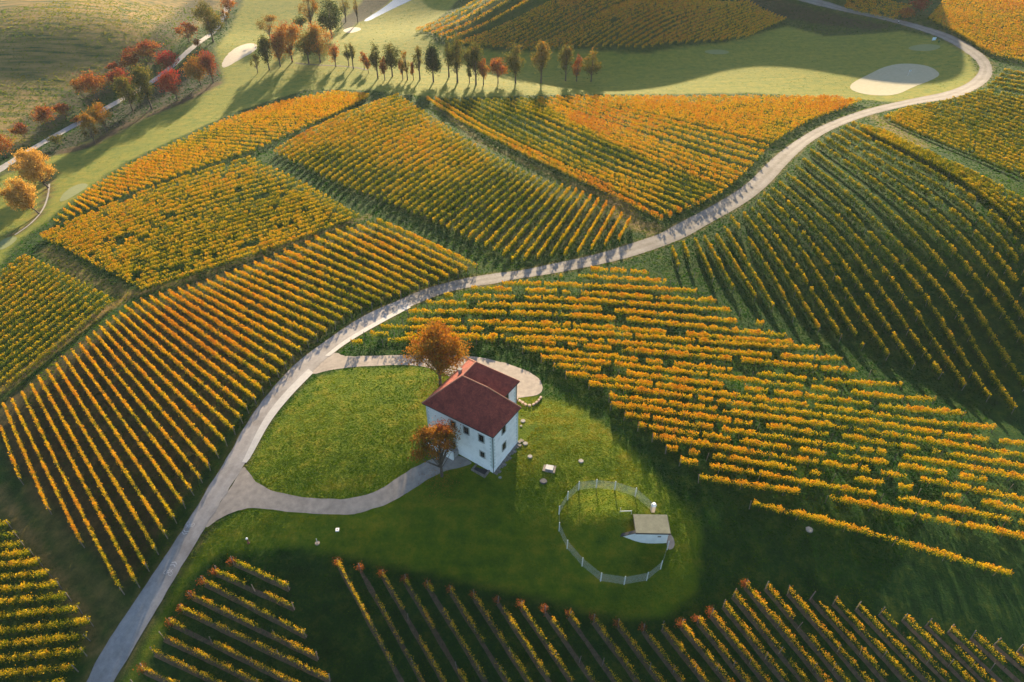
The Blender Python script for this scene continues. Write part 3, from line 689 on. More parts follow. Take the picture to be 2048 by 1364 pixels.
    if B.get('posts'):
        root = empty('vine_row', o0)
        fo = bpy.data.objects.new('vine_foliage', me_); C.objects.link(fo); fo.parent = root
        st_ = 6.0; k = max(2, int(L/st_)+1)
        for sv in np.linspace(s0+.05, s1-.05, min(k, 18)):
            p = [np.interp(sv, s, a) for a in (P[:, 0], P[:, 1], z)]
            po = bpy.data.objects.new('post', post_me); C.objects.link(po); po.parent = root
            po.location = (p[0]-o0[0], p[1]-o0[1], p[2]-o0[2]); po.rotation_euler = (random.gauss(0, .045), random.gauss(0, .045), random.uniform(0, 1.5))
            if sv in (s0+.05, s1-.05): po.scale = (1.4, 1.4, 1.08)
    else:
        root = bpy.data.objects.new('vine_row', me_); C.objects.link(root); root.location = tuple(o0)
    tag(root, None, 'vine row', grp)
    return root
for nm, B in BL.items():
    k = 0
    for i, R in enumerate(rows[nm]):
        o = make_row(nm, i, R, B)
        if o is not None:
            k += 1; o['label'] = LAB[nm][0] % ordi(k)
V = np.vstack(stuffV); me_ = quads_mesh('vine_rows', V, len(V)//4, [M_VINE, M_WOOD], np.concatenate(stuffT), np.concatenate(stuffM))
o = bpy.data.objects.new('distant_vines', me_); C.objects.link(o); tag(o, kind='stuff')
print('LEAVES', n_leaf)

# ------------------------------------------------------------------ trees
def tree(u, vb, vt, w, tint, label, group=None, name='tree', shape='round', dens=1.0, trunk=.3, cat='tree', lean=0.0, var=.10, u_c=None, lm=None):
    B0 = at1(u, vb); pm = ppm(B0); Ht = (vb-vt)/(pm*math.cos(tilt(B0))); R = w/pm/2*(.93 if shape == 'big' else 1)
    tl = tilt(B0); vis_ = (vb-vt)/pm
    def ext(Hq):
        c0 = Hq*trunk*.85 if shape != 'bush' else 0; c_ = (Hq-c0)/2
        return (Hq-c_)*math.cos(tl)+math.hypot(R*math.sin(tl), c_*math.cos(tl))
    lo_, hi_ = .3*Ht, Ht
    for _ in range(20):
        m0 = (lo_+hi_)/2
        if ext(m0) > vis_: hi_ = m0
        else: lo_ = m0
    Ht = m0
    root = empty(name, B0); tag(root, label, cat, group)
    cxo = ((u_c-u)/pm if u_c else 0)+lean
    th = Ht*trunk; cz0 = th*.85; chh = (Ht-cz0)/2; cc = np.array([cxo, 0, cz0+chh])
    tint0 = tint
    bm = bmesh.new(); tr = max(.06, Ht*.020)
    ncl = int({'round': 46, 'cone': 60, 'sparse': 26, 'bush': 34, 'big': 130, 'bare': 46}[shape])
    d = rng.normal(size=(ncl, 3)); d /= np.linalg.norm(d, axis=1)[:, None]
    rr = rng.uniform(.35, 1, ncl)**.6*.82
    if shape != 'cone':
        nlb = {'round': 10, 'sparse': 8, 'bush': 7, 'big': 20, 'bare': 11}[shape]
        ld = rng.normal(size=(nlb, 3)); ld /= np.linalg.norm(ld, axis=1)[:, None]; ld *= rng.uniform(.35, .80, nlb)[:, None]
        ld[0] = (.05, 0, .78); lr = rng.uniform(.26, .46, nlb)*(1.15 if shape == 'big' else 1); w_ = rng.integers(0, nlb, ncl)
        d = ld[w_] + rng.normal(size=(ncl, 3))*lr[w_][:, None]*.62
        q_ = np.linalg.norm(d, axis=1); d /= np.maximum(1, q_/.92)[:, None]; rr = np.ones(ncl)
    cl = cc + d*rr[:, None]*np.array([R, R, chh])
    if shape == 'cone':
        f = np.clip((cl[:, 2]-cz0)/(2*chh), 0, 1); k = 1.15-.75*f; cl[:, :2] = cc[:2]+(cl[:, :2]-cc[:2])*k[:, None]
    else:
        f = np.clip((cl[:, 2]-cz0)/(2*chh), 0, 1); k = .78+.6*np.sin(np.pi*np.clip(f*.9+.1, 0, 1))*.55; cl[:, :2] = cc[:2]+(cl[:, :2]-cc[:2])*k[:, None]
    cl[:, 2] = np.maximum(cl[:, 2], .25)
    if shape != 'bush':
        tube(bm, [(0, 0, -.4), (0, 0, 0.02), (cxo*.25+.02, .03, th*.6), (cxo*.6, 0, th*1.25), (cxo, 0, cz0+chh*1.5)], [tr*1.6, tr*1.25, tr, tr*.75, tr*.15], 7)
        for j in range(min(ncl, 60 if shape in ('big', 'bare') else 26)):
            c = cl[j]; f0 = rng.uniform(.55, 1.25); z0 = min(th*f0, c[2]*.8); x0 = cxo*min(1, z0/(th*1.2))*.6
            mid_ = np.array([x0, 0, z0])*.45+c*.55+np.array([0, 0, -.06*Ht*.5])
            tube(bm, [(x0, 0, z0), mid_, c], [tr*.42, tr*.26, tr*.07], 4)
    else:
        for j in range(8):
            c = cl[j]; tube(bm, [(0, 0, -.2), c*.5, c], [tr*.5, tr*.3, tr*.1], 4)
    bm_obj('trunk', bm, M_BARK, root)
    px = max(40, w*(vb-vt))
    nl = int(min(22000, max(700, px*1.25))*dens)
    per = rng.integers(0, ncl, nl)
    spread = np.array([R, R, chh])*{'round': .21, 'cone': .18, 'sparse': .17, 'bush': .22, 'big': .13, 'bare': .12}[shape]
    cs = rng.uniform(.65, 1.25, ncl)
    P = cl[per] + rng.normal(size=(nl, 3))*spread*cs[per][:, None]
    if shape == 'bare':
        kp_ = rng.random(nl) < np.clip(.30+1.2*((P[:, 2]-cz0)/(2*chh)-.25)+.5*(-(P[:, 0])/R), .22, 1); P = P[kp_]; per = per[kp_]; nl = len(P)
    if shape == 'cone': P[:, 2] -= .5*np.hypot(P[:, 0]-cxo, P[:, 1])*.3
    P[:, 2] = np.maximum(P[:, 2], .05)
    ct = rng.normal(size=ncl)*.055
    grad = (P[:, 2]-cz0)/(2*chh)
    tn = tint0 + ct[per] + rng.normal(size=nl)*.05 + var*(grad-.5)
    sz = (.07+.00062*(F/pm))*rng.uniform(.7, 1.3, nl)*(.85 if shape in ('sparse',) else 1)
    me_ = quads_mesh('crown', leaf_quads(P, sz), nl, [lm or M_TREE], np.clip(tn, .01, .99))
    o = bpy.data.objects.new('crown', me_); C.objects.link(o); o.parent = root
    return root
G1 = 'trees in the line across the golf course'
# (u, base v, top v, width px, tint, label, shape, density)
LINE = [
 (698,132,93,21,.36,'thin olive tree with bare twigs, first at the left end of the line','sparse',.8),
 (707,138,90,17,.42,'slender brownish tree, second from the left end of the line','sparse',.7),
 (729,138,107,16,.62,'small orange tree third from the left in the line','round',.9),
 (737,147,120,12,.63,'tiny red-orange sapling beside the small orange tree','round',.9),
 (756,157,96,23,.33,'upright green tree fourth from the left in the line','round',1),
 (770,160,119,17,.64,'small red tree between two taller green trees of the line','round',.9),
 (785,153,94,34,.34,'broad olive-green tree with several stems in the line','round',1.1),
 (806,159,122,12,.61,'tiny orange sapling right of the broad olive-green tree','sparse',.9),
 (815,160,109,23,.50,'sparse brown-orange tree between two orange saplings','sparse',.6),
 (827,160,128,11,.61,'tiny orange sapling left of the sparse grey tree','sparse',.9),
 (840,159,99,24,.40,'sparse grey-green tree left of the dark green tree','sparse',.7),
 (867,164,96,40,.06,'dense dark green conical tree in the middle of the line','cone',1.6),
 (898,154,90,18,.30,'slim sparse tree right behind the dark green tree','sparse',.7),
 (915,165,88,34,.36,'tall olive tree with an orange shoulder, right of the slim tree','round',1),
 (939,166,126,14,.24,'low green sapling left of the tallest olive-green tree','sparse',.8),
 (952,169,96,42,.32,'broad olive-green tree casting a wide shadow on the fairway','round',1.2),
 (967,170,123,20,.62,'orange tree tucked beside the broad olive-green tree','round',.9),
 (996,167,123,34,.64,'wide low pink-red tree in the line','round',1),
 (1031,166,99,38,.42,'olive-yellow tree right of the pink-red tree','round',.95),
 (1082,166,95,38,.52,'brownish tree with a tall rounded crown near the right end','round',.95),
 (1131,162,103,37,.38,'olive-green tree third from the right end of the line','round',1),
 (1153,163,118,17,.67,'small red-brown tree between two olive trees','round',1),
 (1182,164,110,34,.44,'yellow-olive tree at the right end of the line','round',.9),
]
for u, vb, vt, w, tt, lb, sh, dn in LINE: tree(u, vb, vt, w, tt if tt > .55 else tt*.80, lb, G1, 'tree', sh, dn, .34)
G2 = 'trees of the grove above the drainage channel'
for u, vb, vt, w, tt, lb, sh, dn in [
 (541,80,36,46,.47,'bare brownish tree standing behind the grove','sparse',.6),
 (516,146,113,20,.30,'thin green sapling at the lower left of the grove','sparse',.7),
 (539,140,82,36,.22,'dark green tree with orange edges at the left of the grove','round',1.1),
 (561,133,82,32,.58,'orange-brown tree second from the left in the grove','round',1),
 (585,124,54,56,.60,'large soft orange-brown tree in the middle of the grove','round',1.1),
 (618,127,62,40,.34,'olive tree right of the large orange-brown tree','round',1),
 (641,125,60,50,.50,'green tree with an orange top at the right of the grove','round',1.1),
 (672,133,92,22,.62,'small bright orange tree just right of the grove','round',.9),
 (664,76,9,50,.16,'tall dark green tree behind the grove','round',1.2),
 (624,62,-6,40,.50,'tall purplish bare tree at the top edge beside the dark green tree','sparse',.8),
 (603,60,32,34,.20,'low dark green shrubby tree behind the grove','round',.9),
 (692,43,-4,20,.40,'thin bare tree by the pond bank at the top edge','sparse',.5),
 (716,45,5,12,.42,'second thin bare tree by the pond bank','sparse',.4)]: tree(u, vb, vt, w, tt, lb, G2, 'tree', sh, dn, .28)
G3 = 'trees and bushes along the path'
for u, vb, vt, w, tt, lb, sh, dn, nm in [
 (427,84,14,52,.33,'large olive tree beside the top of the path','round',1.1,'tree'),
 (379,86,48,36,.68,'red-orange tree above the path near the large olive tree','round',1,'tree'),
 (396,100,80,14,.66,'small bare rusty shrub just below the path','bush',.7,'bush'),
 (458,26,-2,40,.66,'pinkish bush at the top end of the path','bush',.9,'bush'),
 (453,48,22,16,.50,'thin brownish tree beside the upper path','sparse',.7,'tree'),
 (302,118,86,46,.70,'dark red bush on the field side of the path, larger of two together','bush',1,'bush'),
 (272,132,100,42,.66,'brown-red bush left of the larger dark red bush','bush',1,'bush'),
 (262,144,114,32,.68,'small brown-red bush below the pair of dark bushes','bush',1,'bush'),
 (347,140,106,46,.92,'bright crimson tree on the path','round',1.2,'tree'),
 (252,180,140,48,.76,'orange-red bushy tree above the grey-green trees','round',1.1,'tree'),
 (355,200,144,44,.84,'tall crimson tree below the path','round',1,'tree'),
 (402,170,118,42,.50,'olive and orange tree left of the last red-orange tree','round',1,'tree'),
 (427,165,107,38,.74,'red-orange tree beside the long sand bunker','round',1,'tree'),
 (237,152,128,26,.70,'small dark red bush at the field edge','bush',1,'bush'),
 (304,218,143,46,.28,'large grey-green tree between path and fairway','round',1,'tree'),
 (266,222,160,46,.30,'grey-green tree left of the large grey-green one','round',1,'tree'),
 (196,200,150,54,.64,'brown-red bush spreading above the path','bush',1,'bush'),
 (168,196,162,32,.58,'sparse brown bush left of the spreading brown-red bush','bush',.7,'bush'),
 (215,265,210,48,.50,'yellow-orange tree with an open crown by the ditch','sparse',1.1,'tree'),
 (191,288,233,38,.46,'pale yellow tree leaning beside the open-crowned tree','sparse',1.1,'tree'),
 (97,256,216,42,.66,'rust-brown bush above the path, larger of a pair','bush',1,'bush'),
 (131,238,210,32,.66,'rust-brown bush beside the larger one of the pair','bush',1,'bush'),
 (51,276,248,34,.66,'round rust-brown bush alone at the field edge','bush',1,'bush'),
 (14,316,272,40,.64,'dark red-brown bush at the left edge of the photo','bush',1,'bush'),
 (158,245,232,28,.64,'low brown hedge clump on the path edge','bush',.8,'bush'),
 (120,292,272,30,.30,'low dark shrub between path and ditch','bush',.8,'bush')]: tree(u, vb, vt, w, tt, lb, G3, nm, sh, dn, .30, cat='tree' if nm == 'tree' else 'bush')
tree(97, 376, 300, 68, .50, 'large round golden tree beside the curved channel', 'golden trees by the curved channel', 'tree', 'big', 1.3, .16, u_c=84, var=.10, lm=M_TAN)
tree(79, 428, 356, 58, .45, 'smaller golden tree leaning over the curved channel', 'golden trees by the curved channel', 'tree', 'big', 1.3, .20, u_c=59, var=.10, lm=M_TAN)
tree(1836, 24, -6, 40, .84, 'red tree at the edge of the upper right vineyard', None, 'tree', 'round', 1, .2)
tree(1808, 38, 18, 36, .62, 'orange-brown bush beside the upper road', None, 'bush', 'bush', 1, .2, cat='bush')
tree(881, 768, 650, 122, .555, 'big round orange-brown tree behind the white house', None, 'tree', 'big', .85, .27, var=.04)
tree(884, 952, 848, 98, .575, 'half bare small tree with orange leaves in front of the house', None, 'tree', 'bare', .62, .30, var=.07)
for u, vb, vt, w, tt, lb in [(1258,850,834,14,.3,'x')][:0]: pass
# rose bushes planted at the heads of the lower rows
ri = 0
for nm in ('lower_left', 'lower_right'):
    for i, R in enumerate(rows[nm]):
        if nm == 'lower_right' and i not in (0, 1, 2, 3, 4, 5, 6, 7, 8, 9, 10, 11, 12, 13, 15, 16, 17, 20): continue
        if nm == 'lower_left' and i not in (0, 1, 2, 3, 4, 5, 8): continue
        e = R[0] - (R[1]-R[0])/np.linalg.norm(R[1]-R[0])*.25; zz = h1(*e); root = empty('rose_bush', (e[0], e[1], zz)); ri += 1
        tag(root, 'dark red rose bush heading the %s sparse row of the %s bottom block' % (ordi(i+1), 'small' if nm == 'lower_left' else 'wide'), 'bush', 'rose bushes at the row heads')
        n_ = 150; d_ = rng.normal(size=(n_, 3)); P = d_*np.array([.30, .30, .27])+np.array([0, 0, .75])
        me_ = quads_mesh('foliage', leaf_quads(P, rng.uniform(.06, .13, n_)), n_, [M_TREE], np.clip(.68+rng.normal(size=n_)*.035, 0, 1)); o = bpy.data.objects.new('foliage', me_); C.objects.link(o); o.parent = root
        bm = bmesh.new()
        for k in range(5): tube(bm, [(0, 0, -.05), tuple(rng.normal(size=3)*np.array([.12, .12, 0])+np.array([0, 0, .4])), tuple(P[k])], [.025, .02, .01], 4)
        bm_obj('stem', bm, M_WOOD, root)

# ------------------------------------------------------------------ the white house
FA = math.radians(-33.4)
Fc = at_z(986, 875, 8.6)
house = empty('house', (Fc[0], Fc[1], 0), FA)
tag(house, 'white two-storey house with dark red hipped roof on the hilltop lawn', 'house')
fd = np.array([math.cos(FA), math.sin(FA)]); rd = np.array([-fd[1], fd[0]])
def loc(P): d = np.asarray(P)[:2]-Fc[:2]; return np.array([d@fd, d@rd, P[2]])
def hit(u, v_, axis_, val):
    """where the ray through a pixel meets the wall plane (local a or b = val)"""
    D = rays([(u, v_)])[0]; o = np.array([-Fc[0], -Fc[1]]); oa, ob = o@fd, o@rd; da, db = D[:2]@fd, D[:2]@rd
    t = (val-(oa if axis_ == 'a' else ob))/(da if axis_ == 'a' else db)
    return np.array([oa+da*t, ob+db*t, HC+D[2]*t])
a0, a1, aw, b0, b1, bw = -13.3, -.3, -3.9, .3, 12.4, 7.4
bm = bmesh.new()
fp = [(a0, b0), (a1, b0), (a1, bw), (aw, bw), (aw, b1), (a0, b1)]
vb_ = [bm.verts.new((x, y, -2.5)) for x, y in fp]; vt_ = [bm.verts.new((x, y, 8.58)) for x, y in fp]
for i in range(6): bm.faces.new((vb_[i], vb_[(i+1) % 6], vt_[(i+1) % 6], vt_[i]))
bm.faces.new(vt_); bm.faces.new(vb_[::-1]); bmesh.ops.recalc_face_normals(bm, faces=bm.faces)
M_WALL, n, l, b = mat('house_wall')
t = pos_noise(n, l, .8, 6, .65); r = ramp(n, [(.3, (.58, .59, .59)), (.55, (.72, .73, .73))]); l.new(t, r.inputs[0]); l.new(r.outputs[0], b.inputs['Base Color'])
bm_obj('wall', bm, M_WALL, house)
bm = bmesh.new()
box(bm, a0-.07, a1+.07, b0-.07, bw+.07, -2.6, .95); bm_obj('plinth', bm, M_WALL, house)
ze = 8.6
Rv = {'FL': (-13.7, -.1, ze), 'FR': (0, 0, ze), 'WR': (.05, 7.75, ze), 'V': (-3.5, 7.75, ze), 'BR': (-3.5, 12.8, ze), 'BL': (-13.8, 12.8, ze), 'r0': (-9.4, 5.2, 12.6), 'r1': (-4.5, 5.2, 12.6), 'rb': (-9.6, 9.1, 12.6)}
RF = [('FL', 'FR', 'r1', 'r0'), ('FR', 'WR', 'r1'), ('WR', 'V', 'r0', 'r1'), ('V', 'BR', 'rb', 'r0'), ('BR', 'BL', 'rb'), ('BL', 'FL', 'r0', 'rb')]
V = []; Fs = []; UV = []
for f in RF:
    p = [Vector(Rv[k]) for k in f]; e = (p[1]-p[0]).normalized(); nrm = e.cross(p[2]-p[0]).normalized(); up = nrm.cross(e)
    k = len(V); V += p; Fs.append(tuple(range(k, k+len(p)))); UV += [((q-p[0]).dot(e), (q-p[0]).dot(up)) for q in p]
k0 = len(V); ring = ['FL', 'FR', 'WR', 'V', 'BR', 'BL']
for nme in ring: V.append(Vector(Rv[nme])); V.append(Vector(Rv[nme])-Vector((0, 0, .17)))
for i in range(6):
    j = (i+1) % 6; Fs.append((k0+2*i, k0+2*i+1, k0+2*j+1, k0+2*j)); UV += [(0, 0)]*4
Fs.append(tuple(k0+2*i+1 for i in range(6))); UV += [(0, 0)]*6
roof = mesh_obj('roof', V, Fs, None, house, mats=[M_TILE, M_DARK])
uvl = roof.data.uv_layers.new(name='uv')
for i, q in enumerate(UV): uvl.data[i].uv = q
for i in range(6, len(Fs)): roof.data.polygons[i].material_index = 1
bm = bmesh.new()
for s_, e_ in (('r0', 'r1'), ('r0', 'rb'), ('r1', 'WR'), ('rb', 'BR'), ('rb', 'BL'), ('r0', 'FL')):
    p, q = Vector(Rv[s_]), Vector(Rv[e_]); nseg = int((q-p).length/.4)
    for k in range(nseg):
        x = p.lerp(q, k/nseg); y = p.lerp(q, (k+1.06)/nseg); tube(bm, [x+Vector((0, 0, .02)), y+Vector((0, 0, .0))], [.085 if s_+e_ == 'r1FR' else .11, .12 if s_+e_ != 'r1FR' else .09], 6)
bm_obj('ridge_tile', bm, M_RIDGE, roof)
cpz = hit(924.6, 741, 'a', -11.2)
bm = bmesh.new(); box(bm, -11.6, -11.15, 6.9, 7.35, 9.8, 11.6); box(bm, -11.68, -11.07, 6.82, 7.43, 11.6, 11.7); bm_obj('chimney', bm, M_CONC, roof)
bm = bmesh.new()   # gutters
for s_, e_ in (('FL', 'FR'), ('FR', 'WR'), ('V', 'BR'), ('BL', 'FL')):
    p, q = Vector(Rv[s_]), Vector(Rv[e_]); tube(bm, [p-Vector((0, 0, .1)), q-Vector((0, 0, .1))], [.08, .08], 6)
bm_obj('gutter', bm, M_DARK, roof)
def window(axis_, val, u, v_, wdt=.88, hgt_=1.4, frame=.20, out=-1):
    P = hit(u, v_, axis_, val); c = P
    root = None
    bm = bmesh.new(); hw, hh = wdt/2, hgt_/2
    def bx(x0, x1, z0, z1, d0, d1, B):
        if axis_ == 'b': box(B, c[0]+x0, c[0]+x1, *sorted((val+d0*out, val+d1*out)), c[2]+z0, c[2]+z1)
        else: box(B, *sorted((val+d0*out, val+d1*out)), c[1]+x0, c[1]+x1, c[2]+z0, c[2]+z1)
    f = frame
    bx(-hw-f, -hw, -hh-f, hh+f, -.05, .05, bm); bx(hw, hw+f, -hh-f, hh+f, -.05, .05, bm)
    bx(-hw, hw, hh, hh+f, -.05, .05, bm); bx(-hw, hw, -hh-f, -hh, -.05, .09, bm)
    o = bm_obj('window', bm, M_STONE, house)
    bm = bmesh.new(); bx(-hw, hw, -hh, hh, -.04, .012, bm); pn = bm_obj('pane', bm, M_GLASS, o)
    bm = bmesh.new(); bx(-.025, .025, -hh, hh, .013, .03, bm)
    for z_ in (-.17, .17): bx(-hw, -.026, z_*hgt_-.02, z_*hgt_+.02, .013, .028, bm); bx(.026, hw, z_*hgt_-.02, z_*hgt_+.02, .013, .028, bm)
    bm_obj('frame', bm, M_DARK, o)
    print('WIN', axis_, np.round(c, 2)); return c
for u, v_ in ((906.4, 848.5), (932.6, 860.6), (962.8, 876.6)): window('b', b0, u, v_)
window('b', b0, 965, 908.5, .78, 1.1)
window('a', a1, 1007.3, 859, out=1); window('a', a1, 1008, 892, out=1)
window('a', a1, 1013.5, 914.5, .35, .5, .04, out=1)
window('a', aw, 1013.4, 794, out=1)
# quoins
def quoin(corner, da, db):
    bm = bmesh.new(); x, y = corner; z = .97; k = 0
    while z < 8.2:
        L_ = .55 if k % 2 else .32; L2_ = .32 if k % 2 else .55
        # two leaves of an L, standing 3 cm proud of the walls
        xs_ = sorted((x+da*.03, x-da*L_)); ys_ = sorted((y+db*.03, y-db*L2_))
        if da and db:
            box(bm, *xs_, *sorted((y, y+db*.03)), z, z+.34); box(bm, *sorted((x, x+da*.03)), *sorted((y-db*L2_, y)), z, z+.34)
        z += .38; k += 1
    bm_obj('quoin', bm, M_QUOIN, house)
M_QUOIN = simple('quoin_stone', (.50, .56, .54), (.40, .46, .44), 4)
quoin((a1, b0), 1, -1); quoin((a0, b0), -1, -1); quoin((a1, bw), 1, 1); quoin((aw, b1), 1, 1)
bm = bmesh.new(); tube(bm, [(a1+.10, b0-.10, -.6), (a1+.10, b0-.10, 8.1), (a1+.2, b0-.22, 8.45)], [.055]*3, 8); bm_obj('downpipe', bm, M_DARK, house)
bm = bmesh.new(); tube(bm, [(aw+.10, b1+.02, -.6), (aw+.10, b1+.02, 8.45)], [.055]*2, 8); bm_obj('downpipe', bm, M_DARK, house)
# door with a small gabled hood and the stair along the front wall
dc = hit(906, 884, 'b', b0); print('DOOR', dc, 'STAIR', loc(at1(830, 868, 1.0)), loc(at1(850, 886, 1)), 'ground at corners', h1(*Fc[:2]), [round(h1(*(Fc[:2]+fd*x+rd*y)), 2) for x, y in fp])
fz = dc[2]-1.05; dxx = dc[0]
bm = bmesh.new(); box(bm, dxx-.55, dxx+.55, b0-.04, b0+.05, fz, fz+2.1); dr_ = bm_obj('door', bm, simple('dark_door', (.09, .045, .03), (.05, .03, .02), 5), house)
bm = bmesh.new(); box(bm, dxx-.78, dxx-.55, b0-.1, b0+.05, fz, fz+2.3); box(bm, dxx+.55, dxx+.78, b0-.1, b0+.05, fz, fz+2.3); box(bm, dxx-.55, dxx+.55, b0-.1, b0+.05, fz+2.1, fz+2.3); bm_obj('frame', bm, M_STONE, dr_)
bm = bmesh.new()
A_ = [(dxx-1.0, b0, fz+2.45), (dxx, b0, fz+3.1), (dxx+1.0, b0, fz+2.45)]; B_ = [(x, b0-.95, z) for x, _, z in A_]
v6 = [bm.verts.new(p) for p in A_+B_]; w6 = [bm.verts.new((p[0], p[1], p[2]-.12)) for p in A_+B_]
for f in ((0, 1, 4, 3), (1, 2, 5, 4)): bm.faces.new([v6[i] for i in f]); bm.faces.new([w6[i] for i in f[::-1]])
for i, j in ((3, 4), (4, 5), (0, 3), (5, 2)): bm.faces.new((v6[i], v6[j], w6[j], w6[i]))
bm_obj('porch_roof', bm, M_STONE, house)
bm = bmesh.new(); ns = 8; xs0 = dxx-.95; gl = h1(*(Fc[:2]+fd*(dxx-4)+rd*-.5))
box(bm, xs0, dxx+1.1, b0-1.35, b0-.08, -2, fz-.02)
for k in range(ns):
    z1_ = fz-(k+1)*(fz-gl)/ns; box(bm, xs0-(k+1)*.42, xs0-k*.42, b0-1.35, b0-.08, -2, z1_)
st = bm_obj('stair', bm, M_CONC, house)
bm = bmesh.new(); xe = xs0-ns*.42
V8 = [(xs0, fz+.55), (dxx+1.1, fz+.55), (dxx+1.1, -2), (xe-.3, -2), (xe-.3, gl+.55)]
f1 = [bm.verts.new((x, b0-1.60, z)) for x, z in V8]; f2 = [bm.verts.new((x, b0-1.36, z)) for x, z in V8]
bm.faces.new(f1); bm.faces.new(f2[::-1])
for i in range(5): bm.faces.new((f1[i], f1[(i+1) % 5], f2[(i+1) % 5], f2[i]))
bmesh.ops.recalc_face_normals(bm, faces=bm.faces); bm_obj('parapet', bm, M_WHITE, st)
# cellar light well at the front corner and paved strip along the right wall
bm = bmesh.new(); gz = h1(*(Fc[:2]+fd*-1.8+rd*-.4))
for x0_, x1_, y0_, y1_ in ((-3.6, -.9, -1.25, -1.0), (-3.6, -3.35, -1.0, b0-.08), (-1.15, -.9, -1.0, b0-.08)): box(bm, x0_, x1_, y0_, y1_, gz-1, gz+.28)
bm_obj('light_well', bm, M_PLINTH, house)
bm = bmesh.new(); box(bm, -3.34, -1.16, -.99, b0-.09, gz-.6, gz+.08); bm_obj('grate', bm, M_DARK, house)
bm = bmesh.new()
for k in range(16):
    y_ = .2+k*.5; g_ = h1(*(Fc[:2]+fd*.15+rd*y_)); w_ = .75+.25*math.sin(k*2.1); box(bm, a1+.072, a1+w_, y_, y_+.495, g_-1, g_+.10+.03*(k % 3))
bm_obj('paving_strip', bm, M_PLINTH, house)

# ------------------------------------------------------------------ small things on the lawn
def disc_thing(u, v_, r_, hh, m, name, label, cat, group=None, rim=None):
    P = at1(u, v_); root = empty(name, P); tag(root, label, cat, group)
    bm = bmesh.new(); bmesh.ops.create_cone(bm, cap_ends=True, segments=20, radius1=r_*1.12, radius2=r_, depth=hh+.4, matrix=Matrix.Translation((0, 0, hh/2-.2)))
    bm_obj('ring', bm, rim or m, root)
    bm = bmesh.new(); bmesh.ops.create_cone(bm, cap_ends=True, segments=20, radius1=r_*.86, radius2=r_*.82, depth=.05, matrix=Matrix.Translation((0, 0, hh+.024)))
    bm_obj('lid', bm, m, root); return root
G4 = 'round concrete well covers on the lawn'
disc_thing(1046, 842, .42, .05, M_CONC, 'well_cover', 'round pale well cover nearest the back corner of the house', 'well cover', G4)
disc_thing(1042, 852, .22, .05, M_CONC, 'well_cover', 'smallest pale cover beside the house wall', 'well cover', G4)
disc_thing(1050.6, 887, .42, .05, M_CONC, 'well_cover', 'pale well cover right of the lower house wall', 'well cover', G4)
disc_thing(1060, 913, .40, .05, M_CONC, 'well_cover', 'pale well cover left of the square hatch', 'well cover', G4)
disc_thing(1162, 922, .42, .05, M_CONC, 'well_cover', 'pale well cover alone above the fenced mound', 'well cover', G4)
disc_thing(1000, 955, .26, .05, M_CONC, 'well_cover', 'small pale cover by the front corner of the house', 'well cover', G4)
disc_thing(1087, 962, .58, .05, simple('slate', (.075, .08, .085), (.05, .05, .055), 4), 'manhole_cover', 'dark round manhole cover between hatch and fenced mound', 'manhole cover')
disc_thing(1618, 1059, .55, .05, M_CONC, 'well_cover', 'pale round cover in grass beside the lowest vine row', 'well cover', G4)
P = at1(1099, 936); root = empty('hatch', P, -.25); tag(root, 'square white hatch on a concrete slab in the lawn', 'hatch')
bm = bmesh.new(); box(bm, -1.0, 1.0, -.85, .85, -.5, .07); bm_obj('slab', bm, M_PLINTH, root)
bm = bmesh.new(); box(bm, -.62, .62, -.48, .48, .073, .2); bm_obj('lid', bm, simple('hatch_lid', (.42, .42, .41), (.34, .34, .33), 3), root)
P = at1(675, 1060); root = empty('survey_marker', P, .1); tag(root, 'tiny square white box with a dark hole in the grass', 'marker')
bm = bmesh.new(); box(bm, -.26, .26, -.26, .26, -.2, .18); bm_obj('box', bm, M_WHITE, root)
bm = bmesh.new(); box(bm, -.08, .08, -.08, .08, .183, .2); bm_obj('hole', bm, M_DARK, root)
P = at1(497, 1086); root = empty('hydrant', P); tag(root, 'slim dark hydrant with a white top in the grass by the driveway', 'hydrant')
bm = bmesh.new(); tube(bm, [(0, 0, -.1), (0, 0, .1), (0, 0, .12), (0, 0, 1.0)], [.2, .2, .08, .08], 10); tube(bm, [(-.2, 0, .8), (.2, 0, .8)], [.07, .07], 8); bm_obj('body', bm, simple('rust_metal', (.12, .05, .04), (.07, .03, .03), 6), root)
bm = bmesh.new(); bmesh.ops.create_uvsphere(bm, u_segments=12, v_segments=8, radius=.17, matrix=Matrix.Translation((0, 0, 1.1))); bm_obj('cap', bm, M_WHITE, root)
P = at1(635, 1086); root = empty('vent_pipe', P); tag(root, 'thin grey vent pipe on a small round concrete base', 'vent pipe')
bm = bmesh.new(); tube(bm, [(0, 0, .1), (0, 0, 1.1)], [.05, .05], 8); bm_obj('pipe', bm, M_GALV, root)
bm = bmesh.new(); tube(bm, [(0, 0, -.2), (0, 0, .08)], [.42, .36], 14); bm_obj('base', bm, M_PLINTH, root)
